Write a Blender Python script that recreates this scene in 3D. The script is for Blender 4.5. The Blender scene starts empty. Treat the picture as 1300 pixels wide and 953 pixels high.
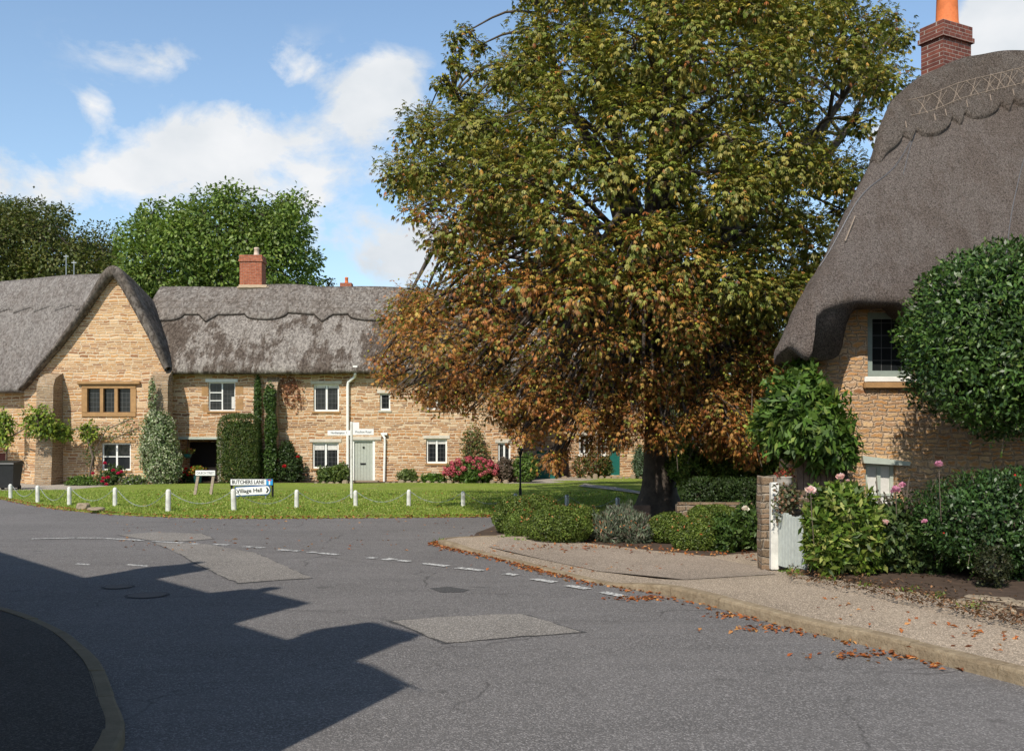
import bpy, bmesh, math, random
import numpy as np
from mathutils import Vector, Matrix, noise as mnoise
from mathutils.geometry import delaunay_2d_cdt

random.seed(7); RNG = np.random.default_rng(7)
S = bpy.context.scene
COL = S.collection
R = math.radians
PI = math.pi

# ------------------------------------------------------------------ camera, sky, sun, exposure
FPX, HZ, CH = 1264.0, 560.0, 1.9            # focal length in photo pixels, horizon row, eye height
cam_d = bpy.data.cameras.new('camera'); cam = bpy.data.objects.new('camera', cam_d); COL.objects.link(cam)
cam.location = (0, 0, CH); cam.rotation_euler = (R(90), 0, 0)
cam_d.sensor_width = 36; cam_d.lens = 36 * FPX / 1300; cam_d.shift_y = (HZ - 476.5) / 1300
cam_d.clip_start = 0.1; cam_d.clip_end = 2000
S.camera = cam
SUN_EL, SUN_AZ = 43.0, 21.0                 # azimuth: degrees left of straight behind the camera
sd = bpy.data.lights.new('sun', 'SUN'); so = bpy.data.objects.new('sun', sd); COL.objects.link(so)
sd.energy = 4.7; sd.angle = R(0.53); sd.color = (1.0, 0.93, 0.82)
to_sun = Vector((-math.sin(R(SUN_AZ)) * math.cos(R(SUN_EL)), -math.cos(R(SUN_AZ)) * math.cos(R(SUN_EL)), math.sin(R(SUN_EL))))
so.rotation_euler = to_sun.to_track_quat('Z', 'Y').to_euler(); so.location = (-10, -20, 30)
S.view_settings.view_transform = 'Standard'; S.view_settings.look = 'None'
S.view_settings.exposure = 0.0; S.view_settings.gamma = 1.0; S.view_settings.use_curve_mapping = False
S.render.engine = 'CYCLES'
S.cycles.max_bounces = 6; S.cycles.transparent_max_bounces = 4

def build_world():
    w = bpy.data.worlds.new('World'); S.world = w; w.use_nodes = True
    nt = w.node_tree; N = nt.nodes; L = nt.links; N.clear()
    out = N.new('ShaderNodeOutputWorld')
    sky = N.new('ShaderNodeTexSky'); sky.sky_type = 'NISHITA'; sky.sun_disc = False
    sky.sun_elevation = R(SUN_EL); sky.sun_rotation = R(180 + SUN_AZ)
    sky.air_density = 1.0; sky.dust_density = 0.6; sky.ozone_density = 1.6; sky.altitude = 100
    tc = N.new('ShaderNodeTexCoord'); sep = N.new('ShaderNodeSeparateXYZ'); L.new(tc.outputs['Generated'], sep.inputs[0])
    def M(op, a, b=None, c=None, clamp=False):
        n = N.new('ShaderNodeMath'); n.operation = op; n.use_clamp = clamp
        for i, v in enumerate((a, b, c)):
            if v is None: continue
            if hasattr(v, 'links'): L.new(v, n.inputs[i])
            else: n.inputs[i].default_value = v
        return n.outputs[0]
    az = M('ARCTAN2', sep.outputs[0], sep.outputs[1])
    el = M('ARCSINE', sep.outputs[2])
    # clouds: (azimuth, elevation, half widths, weight)
    blobs = [(250,225,150,52,.85),(70,240,90,32,.72),(190,180,50,20,.5),(330,160,70,26,.75),(390,200,40,50,.5),(358,80,52,22,.85),(180,72,70,20,.62),(120,135,26,22,.66),(500,112,48,34,1.25),(450,155,40,44,.75),
             (505,325,56,44,1.05),(425,270,50,50,.5),(1292,35,62,52,1.6),(1118,172,22,14,1.0),(640,330,90,60,.5),(-300,150,200,60,.8),(1750,120,260,80,.8),(2100,300,200,60,.6)]
    tot = None
    for (px, py, sx, sy, wt) in blobs:
        a = math.atan((px - 650) / FPX); e = math.atan((HZ - py) / math.hypot(FPX, px - 650)); sc = FPX * (1 + ((px-650)/FPX)**2)
        dx = M('MULTIPLY', M('SUBTRACT', az, a), sc / sx); dy = M('MULTIPLY', M('SUBTRACT', el, e), FPX / sy)
        r2 = M('ADD', M('MULTIPLY', dx, dx), M('MULTIPLY', dy, dy))
        g = M('MULTIPLY', M('EXPONENT', M('MULTIPLY', r2, -0.8)), wt)
        tot = g if tot is None else M('ADD', tot, g)
    nz = N.new('ShaderNodeTexNoise'); nz.inputs['Scale'].default_value = 11.0; nz.inputs['Detail'].default_value = 9; nz.inputs['Roughness'].default_value = 0.60
    nz.inputs['Distortion'].default_value = 0.25
    mp = N.new('ShaderNodeMapping'); mp.inputs['Scale'].default_value = (1, 1, 1.5); mp.inputs['Location'].default_value = (3.1, .4, .9)
    L.new(tc.outputs['Generated'], mp.inputs[0]); L.new(mp.outputs[0], nz.inputs['Vector'])
    d = M('SUBTRACT', M('ADD', M('MULTIPLY', tot, 1.5), M('MULTIPLY', nz.outputs[0], 5.0)), 2.95)
    dens = M('MULTIPLY', M('MULTIPLY', d, 1.15, clamp=True), M('MINIMUM', M('MULTIPLY', tot, 2.2), 1.0), clamp=True)
    # paler towards the horizon, the way the summer air is
    hz = M('EXPONENT', M('MULTIPLY', M('ABSOLUTE', el), -7.0))
    mixh = N.new('ShaderNodeMixRGB'); mixh.inputs[2].default_value = (4.1, 4.9, 5.7, 1)
    L.new(M('MULTIPLY', hz, .55), mixh.inputs[0]); 
    zen = M('SUBTRACT', 1.0, M('MULTIPLY', M('SMOOTHSTEP', el) if False else M('MULTIPLY', M('SUBTRACT', el, .42), 2.2, clamp=True), .55))
    gain = N.new('ShaderNodeMixRGB'); gain.blend_type = 'MULTIPLY'; gain.inputs[0].default_value = 1; gain.inputs[2].default_value = (1.45, 1.50, 1.46, 1)
    L.new(sky.outputs[0], gain.inputs[1]); dk = N.new('ShaderNodeMixRGB'); dk.blend_type = 'MULTIPLY'; dk.inputs[0].default_value = 1; L.new(gain.outputs[0], dk.inputs[1]); L.new(zen, dk.inputs[2]); L.new(dk.outputs[0], mixh.inputs[1])
    mix = N.new('ShaderNodeMixRGB')
    nz2 = N.new('ShaderNodeTexNoise'); nz2.inputs['Scale'].default_value = 9; nz2.inputs['Detail'].default_value = 5
    L.new(mp.outputs[0], nz2.inputs['Vector'])
    cc = N.new('ShaderNodeValToRGB'); L.new(nz2.outputs[0], cc.inputs[0])
    cc.color_ramp.elements[0].position = .35; cc.color_ramp.elements[0].color = (5.4, 5.8, 6.2, 1)
    cc.color_ramp.elements[1].position = .65; cc.color_ramp.elements[1].color = (7.0, 7.1, 7.25, 1)
    L.new(dens, mix.inputs[0]); L.new(mixh.outputs[0], mix.inputs[1]); L.new(cc.outputs[0], mix.inputs[2])
    bg = N.new('ShaderNodeBackground'); bg.inputs[1].default_value = 0.13
    L.new(mix.outputs[0], bg.inputs[0]); L.new(bg.outputs[0], out.inputs[0])
build_world()

# ------------------------------------------------------------------ helpers
def at(px, py, D): return Vector(((px - 650) / FPX * D, D, CH - (py - HZ) / FPX * D))
def gp(px, py, z=0.0):
    D = (CH - z) * FPX / (py - HZ); return Vector(((px - 650) / FPX * D, D, z))
def X(px, D): return (px - 650) / FPX * D
def Z(py, D): return CH - (py - HZ) / FPX * D
def sstep(a, b, x):
    t = min(1, max(0, (x - a) / (b - a))); return t * t * (3 - 2 * t)
def interp(x, pts):
    return float(np.interp(x, [p[0] for p in pts], [p[1] for p in pts]))
def tag(o, label=None, cat=None, group=None, kind=None):
    if label: o['label'] = label
    if cat: o['category'] = cat
    if group: o['group'] = group
    if kind: o['kind'] = kind
    return o
def thing(name, label, cat, loc=(0, 0, 0), group=None):
    o = bpy.data.objects.new(name, None); COL.objects.link(o); o.location = loc; o.empty_display_size = .3
    return tag(o, label, cat, group)
def wloc(o):
    v = Vector((0, 0, 0))
    while o is not None: v += Vector(o.location); o = o.parent
    return v
def link(name, me, parent=None, origin=None, mats=()):
    """mesh data is in world coordinates; shift it to the origin of its parent chain"""
    o = bpy.data.objects.new(name, me); COL.objects.link(o)
    base = wloc(parent) if parent else Vector((0, 0, 0))
    org = Vector(origin) if origin is not None else base
    if org.length > 0: me.transform(Matrix.Translation(-org))
    if parent: o.parent = parent
    o.location = org - base
    for m in mats: me.materials.append(m)
    return o
class MB:
    def __init__(s): s.v = []; s.f = []; s.m = []; s.smooth = False
    def add(s, vs, fs, m=0):
        b = len(s.v); s.v += [tuple(v) for v in vs]; s.f += [tuple(b + i for i in f) for f in fs]; s.m += [m] * len(fs); return s
    def box(s, a, b, m=0, bev=0):
        x0, y0, z0 = a; x1, y1, z1 = b
        if bev:
            bm = bmesh.new(); bmesh.ops.create_cube(bm, size=1)
            for v in bm.verts: v.co = Vector(((x0 + x1) / 2 + v.co.x * (x1 - x0), (y0 + y1) / 2 + v.co.y * (y1 - y0), (z0 + z1) / 2 + v.co.z * (z1 - z0)))
            bmesh.ops.bevel(bm, geom=bm.edges[:], offset=bev, segments=2, affect='EDGES')
            bm.verts.index_update(); s.add([v.co[:] for v in bm.verts], [[v.index for v in f.verts] for f in bm.faces], m); bm.free(); return s
        return s.add([(x0,y0,z0),(x1,y0,z0),(x1,y1,z0),(x0,y1,z0),(x0,y0,z1),(x1,y0,z1),(x1,y1,z1),(x0,y1,z1)],
                     [(0,3,2,1),(4,5,6,7),(0,1,5,4),(1,2,6,5),(2,3,7,6),(3,0,4,7)], m)
    def prism(s, poly, y0, y1, m=0):
        """poly of (x,z), extruded along y"""
        n = len(poly); vs = [(p[0], y0, p[1]) for p in poly] + [(p[0], y1, p[1]) for p in poly]
        fs = [tuple(range(n)), tuple(range(2*n-1, n-1, -1))] + [(i, i+n, (i+1)%n+n, (i+1)%n) for i in range(n)]
        return s.add(vs, fs, m)
    def tube(s, pts, rad, seg=8, m=0, cap=True):
        pts = [Vector(p) for p in pts]; n = len(pts); rad = [rad]*n if not hasattr(rad, '__len__') else rad
        vs = []; up = None
        for i, p in enumerate(pts):
            d = (pts[min(i+1, n-1)] - pts[max(i-1, 0)]).normalized()
            if up is None: up = d.orthogonal().normalized()
            up = (up - d * up.dot(d)); up = up.normalized() if up.length > 1e-6 else d.orthogonal().normalized()
            sd_ = d.cross(up)
            for k in range(seg):
                a = 2*PI*k/seg; vs.append(p + (up*math.cos(a) + sd_*math.sin(a)) * rad[i])
        fs = [(i*seg+k, i*seg+(k+1)%seg, (i+1)*seg+(k+1)%seg, (i+1)*seg+k) for i in range(n-1) for k in range(seg)]
        if cap: fs += [tuple(range(seg-1, -1, -1)), tuple((n-1)*seg+k for k in range(seg))]
        return s.add(vs, fs, m)
    def lathe(s, c, prof, seg=20, m=0):
        vs = [(c[0]+r*math.cos(2*PI*k/seg), c[1]+r*math.sin(2*PI*k/seg), c[2]+z) for (r, z) in prof for k in range(seg)]
        fs = [(i*seg+k, i*seg+(k+1)%seg, (i+1)*seg+(k+1)%seg, (i+1)*seg+k) for i in range(len(prof)-1) for k in range(seg)]
        return s.add(vs, fs, m)
    def build(s, name, mats, parent=None, origin=None, smooth=False):
        me = bpy.data.meshes.new(name); me.from_pydata(s.v, [], s.f)
        if not isinstance(mats, (list, tuple)): mats = [mats]
        o = link(name, me, parent, origin, mats)
        if len(mats) > 1: me.polygons.foreach_set('material_index', s.m)
        if smooth: me.polygons.foreach_set('use_smooth', [True]*len(me.polygons))
        me.update(); return o
def copy_tree(o, loc=None, parent=None):
    c = o.copy(); COL.objects.link(c)
    if parent: c.parent = parent
    for ch in list(o.children): copy_tree(ch, None, c)
    if loc is not None: c.location = loc
    return c
def text_obj(name, body, size, mat, origin, parent, rot=(PI/2, 0, 0), depth=.002, width=None, bold=0.0):
    cu = bpy.data.curves.new('lettering', 'FONT'); cu.body = body; cu.size = size; cu.extrude = depth; cu.offset = bold
    cu.align_x = 'CENTER'; cu.align_y = 'CENTER'; cu.resolution_u = 2
    to = bpy.data.objects.new('lettering', cu); COL.objects.link(to)
    dg = bpy.context.evaluated_depsgraph_get(); dg.update()
    me = bpy.data.meshes.new_from_object(to.evaluated_get(dg)); bpy.data.objects.remove(to)
    xs = [v.co.x for v in me.vertices]; w = max(xs) - min(xs)
    if width: me.transform(Matrix.Diagonal((width / w, 1, 1, 1)))
    me.transform(Matrix.Translation(origin) @ Matrix.Rotation(rot[1], 4, 'Y') @ Matrix.Rotation(rot[0], 4, 'X'))
    me.materials.clear()
    return link(name, me, parent, None, [mat])
ORD = ['first','second','third','fourth','fifth','sixth','seventh','eighth','ninth','tenth','eleventh','twelfth','thirteenth','fourteenth']

# ------------------------------------------------------------------ materials
MATS = {}
class NT:
    def __init__(s, name):
        s.mat = bpy.data.materials.new(name); s.mat.use_nodes = True; s.nt = s.mat.node_tree
        s.N = s.nt.nodes; s.L = s.nt.links; s.b = s.N['Principled BSDF']; s.out = s.N['Material Output']
        s.tc = s.N.new('ShaderNodeTexCoord'); MATS[name] = s.mat
    def n(s, t, **k):
        x = s.N.new(t)
        for a, v in k.items():
            if a in x.inputs: s.put(x.inputs[a], v)
            else: setattr(x, a, v)
        return x
    def put(s, inp, v):
        if hasattr(v, 'links') or isinstance(v, bpy.types.NodeSocket): s.L.new(v, inp)
        elif isinstance(v, (tuple, list)) and len(v) == 3 and inp.type == 'RGBA': inp.default_value = (*v, 1)
        else: inp.default_value = v
    def math(s, op, a, b=0.0, clamp=False):
        x = s.N.new('ShaderNodeMath'); x.operation = op; x.use_clamp = clamp; s.put(x.inputs[0], a); s.put(x.inputs[1], b); return x.outputs[0]
    def mix(s, f, a, b, mode='MIX'):
        x = s.N.new('ShaderNodeMixRGB'); x.blend_type = mode; s.put(x.inputs[0], f); s.put(x.inputs[1], a); s.put(x.inputs[2], b); return x.outputs[0]
    def noise(s, scale, detail=4, rough=.55, vec=None, dist=0.0):
        x = s.n('ShaderNodeTexNoise', Scale=scale, Detail=detail, Roughness=rough, Distortion=dist); s.L.new(vec if vec else s.tc.outputs['Object'], x.inputs['Vector']); return x.outputs[0]
    def ramp(s, f, stops, interp='LINEAR'):
        x = s.N.new('ShaderNodeValToRGB'); s.L.new(f, x.inputs[0]); cr = x.color_ramp; cr.interpolation = interp
        while len(cr.elements) < len(stops): cr.elements.new(.5)
        for e, (p, c) in zip(cr.elements, stops):
            e.position = p; e.color = (*c, 1) if hasattr(c, '__len__') else (c, c, c, 1)
        return x.outputs[0]
    def mapping(s, scale=(1,1,1), loc=(0,0,0), rot=(0,0,0), vec=None):
        x = s.N.new('ShaderNodeMapping'); x.inputs['Scale'].default_value = scale; x.inputs['Location'].default_value = loc; x.inputs['Rotation'].default_value = rot
        s.L.new(vec if vec else s.tc.outputs['Object'], x.inputs[0]); return x.outputs[0]
    def bump(s, h, strength=.5, dist=.02, prev=None):
        x = s.n('ShaderNodeBump', Strength=strength, Distance=dist); s.L.new(h, x.inputs['Height'])
        if prev: s.L.new(prev, x.inputs['Normal'])
        s.L.new(x.outputs[0], s.b.inputs['Normal']); return x.outputs[0]
    def done(s, color=None, rough=None, spec=None, metal=None):
        if color is not None: s.put(s.b.inputs['Base Color'], color)
        if rough is not None: s.put(s.b.inputs['Roughness'], rough)
        if spec is not None: s.b.inputs['Specular IOR Level'].default_value = spec
        if metal is not None: s.b.inputs['Metallic'].default_value = metal
        return s.mat

def plain(name, col, rough=.6, var=.18, scale=9.0, spec=.3, metal=0, bump=.15):
    s = NT(name); nz = s.noise(scale, 5, .65)
    c = s.mix(s.ramp(nz, [(.3, 0), (.7, 1)]), tuple(v*(1-var) for v in col), tuple(min(1, v*(1+var)) for v in col))
    if bump: s.bump(s.noise(scale*6, 3), bump, .004)
    return s.done(c, rough, spec, metal)

def stone(name, w, h, cols, mortar, mt=.014, seed=0.0, bumpd=.03, stain=.35, wob=1.0):
    """coursed rubble: wavering courses, stones of random length in each, light joints"""
    s = NT(name); sep = s.N.new('ShaderNodeSeparateXYZ'); s.L.new(s.tc.outputs['Object'], sep.inputs[0])
    u = s.math('ADD', s.math('ADD', sep.outputs[0], sep.outputs[1]), seed)
    w1 = s.math('MULTIPLY', s.math('SUBTRACT', s.noise(.9, 2, .5), .5), h*1.5); w2 = s.math('MULTIPLY', s.math('SUBTRACT', s.noise(1/(w*1.3), 2, .6), .5), h*.75*wob)
    w3 = s.math('MULTIPLY', s.math('SUBTRACT', s.noise(3/w, 2, .6), .5), h*.35*wob)
    zw = s.math('MULTIPLY', s.math('SINE', s.math('MULTIPLY', sep.outputs[2], 2.1/h/2.6)), h*.38)
    z = s.math('DIVIDE', s.math('ADD', s.math('ADD', s.math('ADD', sep.outputs[2], 40.0), zw), s.math('ADD', w1, s.math('ADD', w2, w3))), h)
    row = s.math('FLOOR', z); fz = s.math('FRACT', z)
    wn = s.n('ShaderNodeTexWhiteNoise', noise_dimensions='1D'); s.L.new(row, wn.inputs['W'])
    W = s.math('ADD', s.math('DIVIDE', s.math('ADD', u, w3), w), s.math('MULTIPLY', wn.outputs['Value'], 97.0))
    W = s.math('ADD', W, s.math('MULTIPLY', row, 53.0))
    ve = s.n('ShaderNodeTexVoronoi', voronoi_dimensions='1D', feature='DISTANCE_TO_EDGE', Scale=1.0, Randomness=.85); s.L.new(W, ve.inputs['W'])
    vc = s.n('ShaderNodeTexVoronoi', voronoi_dimensions='1D', feature='F1', Scale=1.0, Randomness=.85); s.L.new(W, vc.inputs['W'])
    dx = s.math('MULTIPLY', ve.outputs[0], w); dz = s.math('MULTIPLY', s.math('SUBTRACT', .5, s.math('ABSOLUTE', s.math('SUBTRACT', fz, .5))), h)
    # rounded corners: smooth minimum of the two distances
    d = s.N.new('ShaderNodeMath'); d.operation = 'SMOOTH_MIN'; s.L.new(dx, d.inputs[0]); s.L.new(dz, d.inputs[1]); d.inputs[2].default_value = mt*.8; d = d.outputs[0]
    sp = s.N.new('ShaderNodeSeparateColor'); s.L.new(vc.outputs['Color'], sp.inputs[0])
    n = len(cols); col = s.ramp(sp.outputs[0], [((i+.5)/n, c) for i, c in enumerate(cols)])
    fine = s.noise(34, 5, .7); col = s.mix(s.ramp(fine, [(.35, 0), (.75, .65)]), col, s.mix(1, col, (.45, .36, .28), 'MULTIPLY'))
    col = s.mix(s.math('MULTIPLY', sp.outputs[2], .35), col, s.mix(1, col, (.55, .5, .45), 'MULTIPLY'))
    big = s.noise(.45, 4, .6); mort = s.mix(s.ramp(s.noise(14, 3), [(.3, 0), (.7, 1)]), tuple(v*.66 for v in mortar), mortar)
    thr = s.math('ADD', mt, s.math('MULTIPLY', s.math('SUBTRACT', s.noise(5.0, 4, .7), .5), mt*2.2))
    mask = s.math('MULTIPLY', s.math('SUBTRACT', d, s.math('MULTIPLY', thr, .6)), .9/mt, True)
    c = s.mix(mask, mort, col)
    c = s.mix(s.math('MULTIPLY', s.ramp(big, [(.42, 0), (.7, 1)]), stain), c, s.mix(1, c, (.62, .55, .50), 'MULTIPLY'))
    hh = s.math('ADD', s.math('MULTIPLY', s.ramp(s.math('DIVIDE', d, h), [(.03, 0), (.16, 1)]), 1.0), s.math('MULTIPLY', fine, .8))
    hh = s.math('ADD', hh, s.math('MULTIPLY', sp.outputs[1], .7))
    s.bump(hh, 1.0, bumpd)
    return s.done(c, .92, .15)
ochre = [(.50,.29,.12),(.42,.22,.085),(.62,.42,.22),(.30,.15,.06),(.56,.35,.16),(.20,.11,.06),(.46,.27,.13),(.66,.50,.30)]
stone('ironstone_far', .34, .11, [(.62,.34,.155),(.54,.26,.105),(.76,.51,.30),(.40,.19,.09),(.68,.41,.21),(.27,.14,.085),(.58,.33,.17),(.80,.62,.42)], (.86,.68,.48), .017, bumpd=.016, stain=.28)
stone('ironstone_gable', .36, .11, [(.72,.43,.20),(.62,.33,.14),(.82,.59,.36),(.48,.24,.11),(.74,.49,.26),(.40,.20,.10)], (.88,.70,.49), .017, 4.2, bumpd=.016, stain=.28)
stone('ironstone_near', .185, .078, [(.72,.38,.14),(.60,.29,.10),(.80,.50,.23),(.42,.21,.10),(.74,.43,.18),(.52,.32,.19),(.80,.55,.30)], (.68,.49,.33), .018, 1.7, bumpd=.022, wob=2.1)
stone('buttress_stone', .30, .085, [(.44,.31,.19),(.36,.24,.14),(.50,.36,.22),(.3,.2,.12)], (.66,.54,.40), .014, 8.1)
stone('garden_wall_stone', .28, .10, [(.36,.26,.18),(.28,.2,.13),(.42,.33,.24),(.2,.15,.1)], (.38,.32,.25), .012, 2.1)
def dressed(name, col): 
    s = NT(name); c = s.mix(s.ramp(s.noise(5, 5, .7), [(.3, 0), (.7, 1)]), tuple(v*.7 for v in col), col); s.bump(s.noise(40, 4), .5, .01); return s.done(c, .9, .15)
dressed('ochre_dressed_stone', (.44,.26,.12)); dressed('pale_lintel_stone', (.66,.60,.50)); dressed('rock', (.35,.28,.20)); dressed('kerb_flat', (.26,.21,.14))
dressed('lime_wash', (.74,.62,.50))

def thatch(name, lo, hi, stain, bump=.03, patch=.5, scale=30, pscale=.8):
    s = NT(name)
    f = s.noise(scale, 5, .8, s.mapping((1.0, .6, .6)))
    v = s.n('ShaderNodeTexVoronoi', feature='F1', Scale=scale*2.2); s.L.new(s.mapping((1.0, .45, .45)), v.inputs['Vector'])
    sp = s.N.new('ShaderNodeSeparateColor'); s.L.new(v.outputs['Color'], sp.inputs[0])
    k = s.math('ADD', s.math('MULTIPLY', f, .62), s.math('MULTIPLY', sp.outputs[0], .38))
    c = s.mix(s.ramp(k, [(.30, 0), (.66, 1)]), lo, hi)
    big = s.noise(pscale, 7, .72, s.mapping((1, 1, .8))); streak = s.noise(pscale*2.4, 6, .75, s.mapping((1.9, .5, .5)))
    pm = s.ramp(s.math('MULTIPLY', s.math('ADD', big, streak), .5), [(.475, 0), (.53, 1)])
    c = s.mix(s.math('MULTIPLY', pm, patch), c, s.mix(1, c, stain, 'MULTIPLY'))
    moss = s.ramp(s.noise(pscale*1.6, 6, .7, s.mapping((1.2, 1, .7), loc=(5, 3, 1))), [(.58, 0), (.66, 1)])
    c = s.mix(s.math('MULTIPLY', moss, patch*.6), c, s.mix(1, c, (.42, .34, .28), 'MULTIPLY'))
    h = s.math('ADD', s.math('MULTIPLY', k, 2.0), s.math('MULTIPLY', s.noise(3, 4, .6), 1.3))
    s.bump(h, 1.0, bump)
    return s.done(c, .95, .06)
thatch('thatch_near', (.112,.092,.080), (.365,.305,.268), (.74,.68,.64), .06, .5, 55)
thatch('thatch_near_cap', (.095,.078,.066), (.335,.28,.24), (.70,.64,.6), .07, .5, 48)
thatch('thatch_row', (.155,.135,.12), (.36,.325,.29), (.36,.31,.28), .05, .9, 9, .5)
thatch('thatch_row_cap', (.135,.117,.103), (.30,.27,.242), (.62,.56,.52), .06, .5, 6.5)
thatch('thatch_wing', (.15,.133,.122), (.29,.265,.245), (.74,.70,.68), .04, .5, 10)
thatch('thatch_edge', (.09,.076,.066), (.22,.19,.165), (.6,.55,.5), .05, .5, 7)
thatch('thatch_dark', (.035,.03,.026), (.075,.065,.055), (.6,.55,.5), .03, .4, 8)

def brick(name, c1, c2, mortar, w=.225, h=.075):
    s = NT(name); sep = s.N.new('ShaderNodeSeparateXYZ'); s.L.new(s.tc.outputs['Object'], sep.inputs[0])
    cmb = s.N.new('ShaderNodeCombineXYZ'); s.L.new(s.math('ADD', sep.outputs[0], sep.outputs[1]), cmb.inputs[0]); s.L.new(sep.outputs[2], cmb.inputs[1])
    b = s.n('ShaderNodeTexBrick', Scale=1.0); b.inputs['Color1'].default_value = (*c1, 1); b.inputs['Color2'].default_value = (*c2, 1); b.inputs['Mortar'].default_value = (*mortar, 1)
    b.inputs['Brick Width'].default_value = w; b.inputs['Row Height'].default_value = h; b.inputs['Mortar Size'].default_value = .006; b.inputs['Mortar Smooth'].default_value = .2
    s.L.new(cmb.outputs[0], b.inputs['Vector'])
    c = s.mix(s.ramp(s.noise(9, 4), [(.35, 0), (.7, .6)]), b.outputs[0], s.mix(1, b.outputs[0], (.45,.4,.4), 'MULTIPLY'))
    s.bump(s.math('SUBTRACT', s.math('MULTIPLY', s.noise(30, 3), .4), b.outputs['Fac']), .8, .012)
    return s.done(c, .9, .15)
brick('red_brick', (.46,.15,.075), (.36,.105,.055), (.42,.33,.26)); brick('dark_brick', (.25,.085,.06), (.15,.055,.045), (.38,.32,.28))
plain('terracotta', (.62,.17,.055), .75); plain('pale_pot', (.62,.48,.38), .8)
plain('white_paint', (.80,.80,.76), .45, .06); plain('off_white_paint', (.66,.65,.60), .65, .28, 5); plain('grey_green_paint', (.40,.42,.36), .5, .08)
plain('sage_paint', (.25,.30,.27), .5, .10); plain('sage_lintel_paint', (.42,.46,.40), .5, .08); plain('pale_gate_paint', (.50,.54,.50), .6, .14, 14)
plain('teal_paint', (.010,.12,.10), .5, .1); plain('black_plastic', (.018,.019,.021), .4, .15, spec=.4); plain('black_paint', (.012,.012,.013), .4, .1)
plain('dark_interior', (.018,.014,.012), .9, .2); plain('red_door_paint', (.13,.03,.022), .5, .1); plain('curtain', (.62,.60,.56), .9, .15)
plain('weathered_wood', (.34,.27,.21), .85, .25, 14); plain('sleeper_wood', (.20,.135,.10), .9, .3, 12); plain('galvanised_and_shade_grey', (.42,.43,.44), .4, .1, metal=.6)
plain('sign_white', (.80,.80,.78), .35, .04, bump=0); plain('sign_blue', (.012,.08,.26), .35, .05, bump=0); plain('sign_light_blue', (.03,.30,.62), .35, .05, bump=0)
plain('sign_black', (.012,.012,.014), .4, .05, bump=0); plain('sign_red', (.55,.03,.03), .4, .05, bump=0); plain('faded_letter', (.10,.11,.13), .5, .05, bump=0)
plain('chain_plastic', (.30,.33,.31), .5, .08, bump=0); plain('teal_glaze', (.05,.20,.19), .3, .1); plain('hazel_rod', (.25,.195,.15), .8, .2, 20); plain('wire_net', (.25,.25,.26), .4, .1, metal=.6)
plain('bark', (.085,.068,.055), .95, .4, 6, bump=.6); plain('twig_bark', (.14,.11,.085), .9, .3); plain('soil', (.075,.05,.035), .95, .35, 5, bump=.6)
plain('slate', (.23,.185,.19), .7, .2, 8); plain('grey_stone_urn', (.40,.36,.31), .9, .25, 12); plain('mortar_fillet', (.46,.36,.25), .9, .15)

def glass_mat():
    s = NT('leaded_glass'); sep = s.N.new('ShaderNodeSeparateXYZ'); s.L.new(s.tc.outputs['Object'], sep.inputs[0])
    cmb = s.N.new('ShaderNodeCombineXYZ'); s.L.new(sep.outputs[0], cmb.inputs[0]); s.L.new(sep.outputs[2], cmb.inputs[1])
    b = s.n('ShaderNodeTexBrick', Scale=1.0, offset=0.0); b.inputs['Color1'].default_value = (.012,.014,.016,1); b.inputs['Color2'].default_value = (.02,.022,.022,1); b.inputs['Mortar'].default_value = (.09,.09,.09,1)
    b.inputs['Brick Width'].default_value = .16; b.inputs['Row Height'].default_value = .2; b.inputs['Mortar Size'].default_value = .006
    s.L.new(cmb.outputs[0], b.inputs['Vector']); s.L.new(s.math('ADD', s.math('MULTIPLY', b.outputs['Fac'], .5), .06), s.b.inputs['Roughness'])
    s.bump(s.noise(2.2, 2), .15, .03)
    s.put(s.b.inputs['Base Color'], b.outputs[0]); s.b.inputs['Specular IOR Level'].default_value = .28
    s2 = NT('plain_glass'); s2.bump(s2.noise(2.0, 2), .15, .03); s2.done((.02,.022,.024), .06, .35)
glass_mat()

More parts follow.
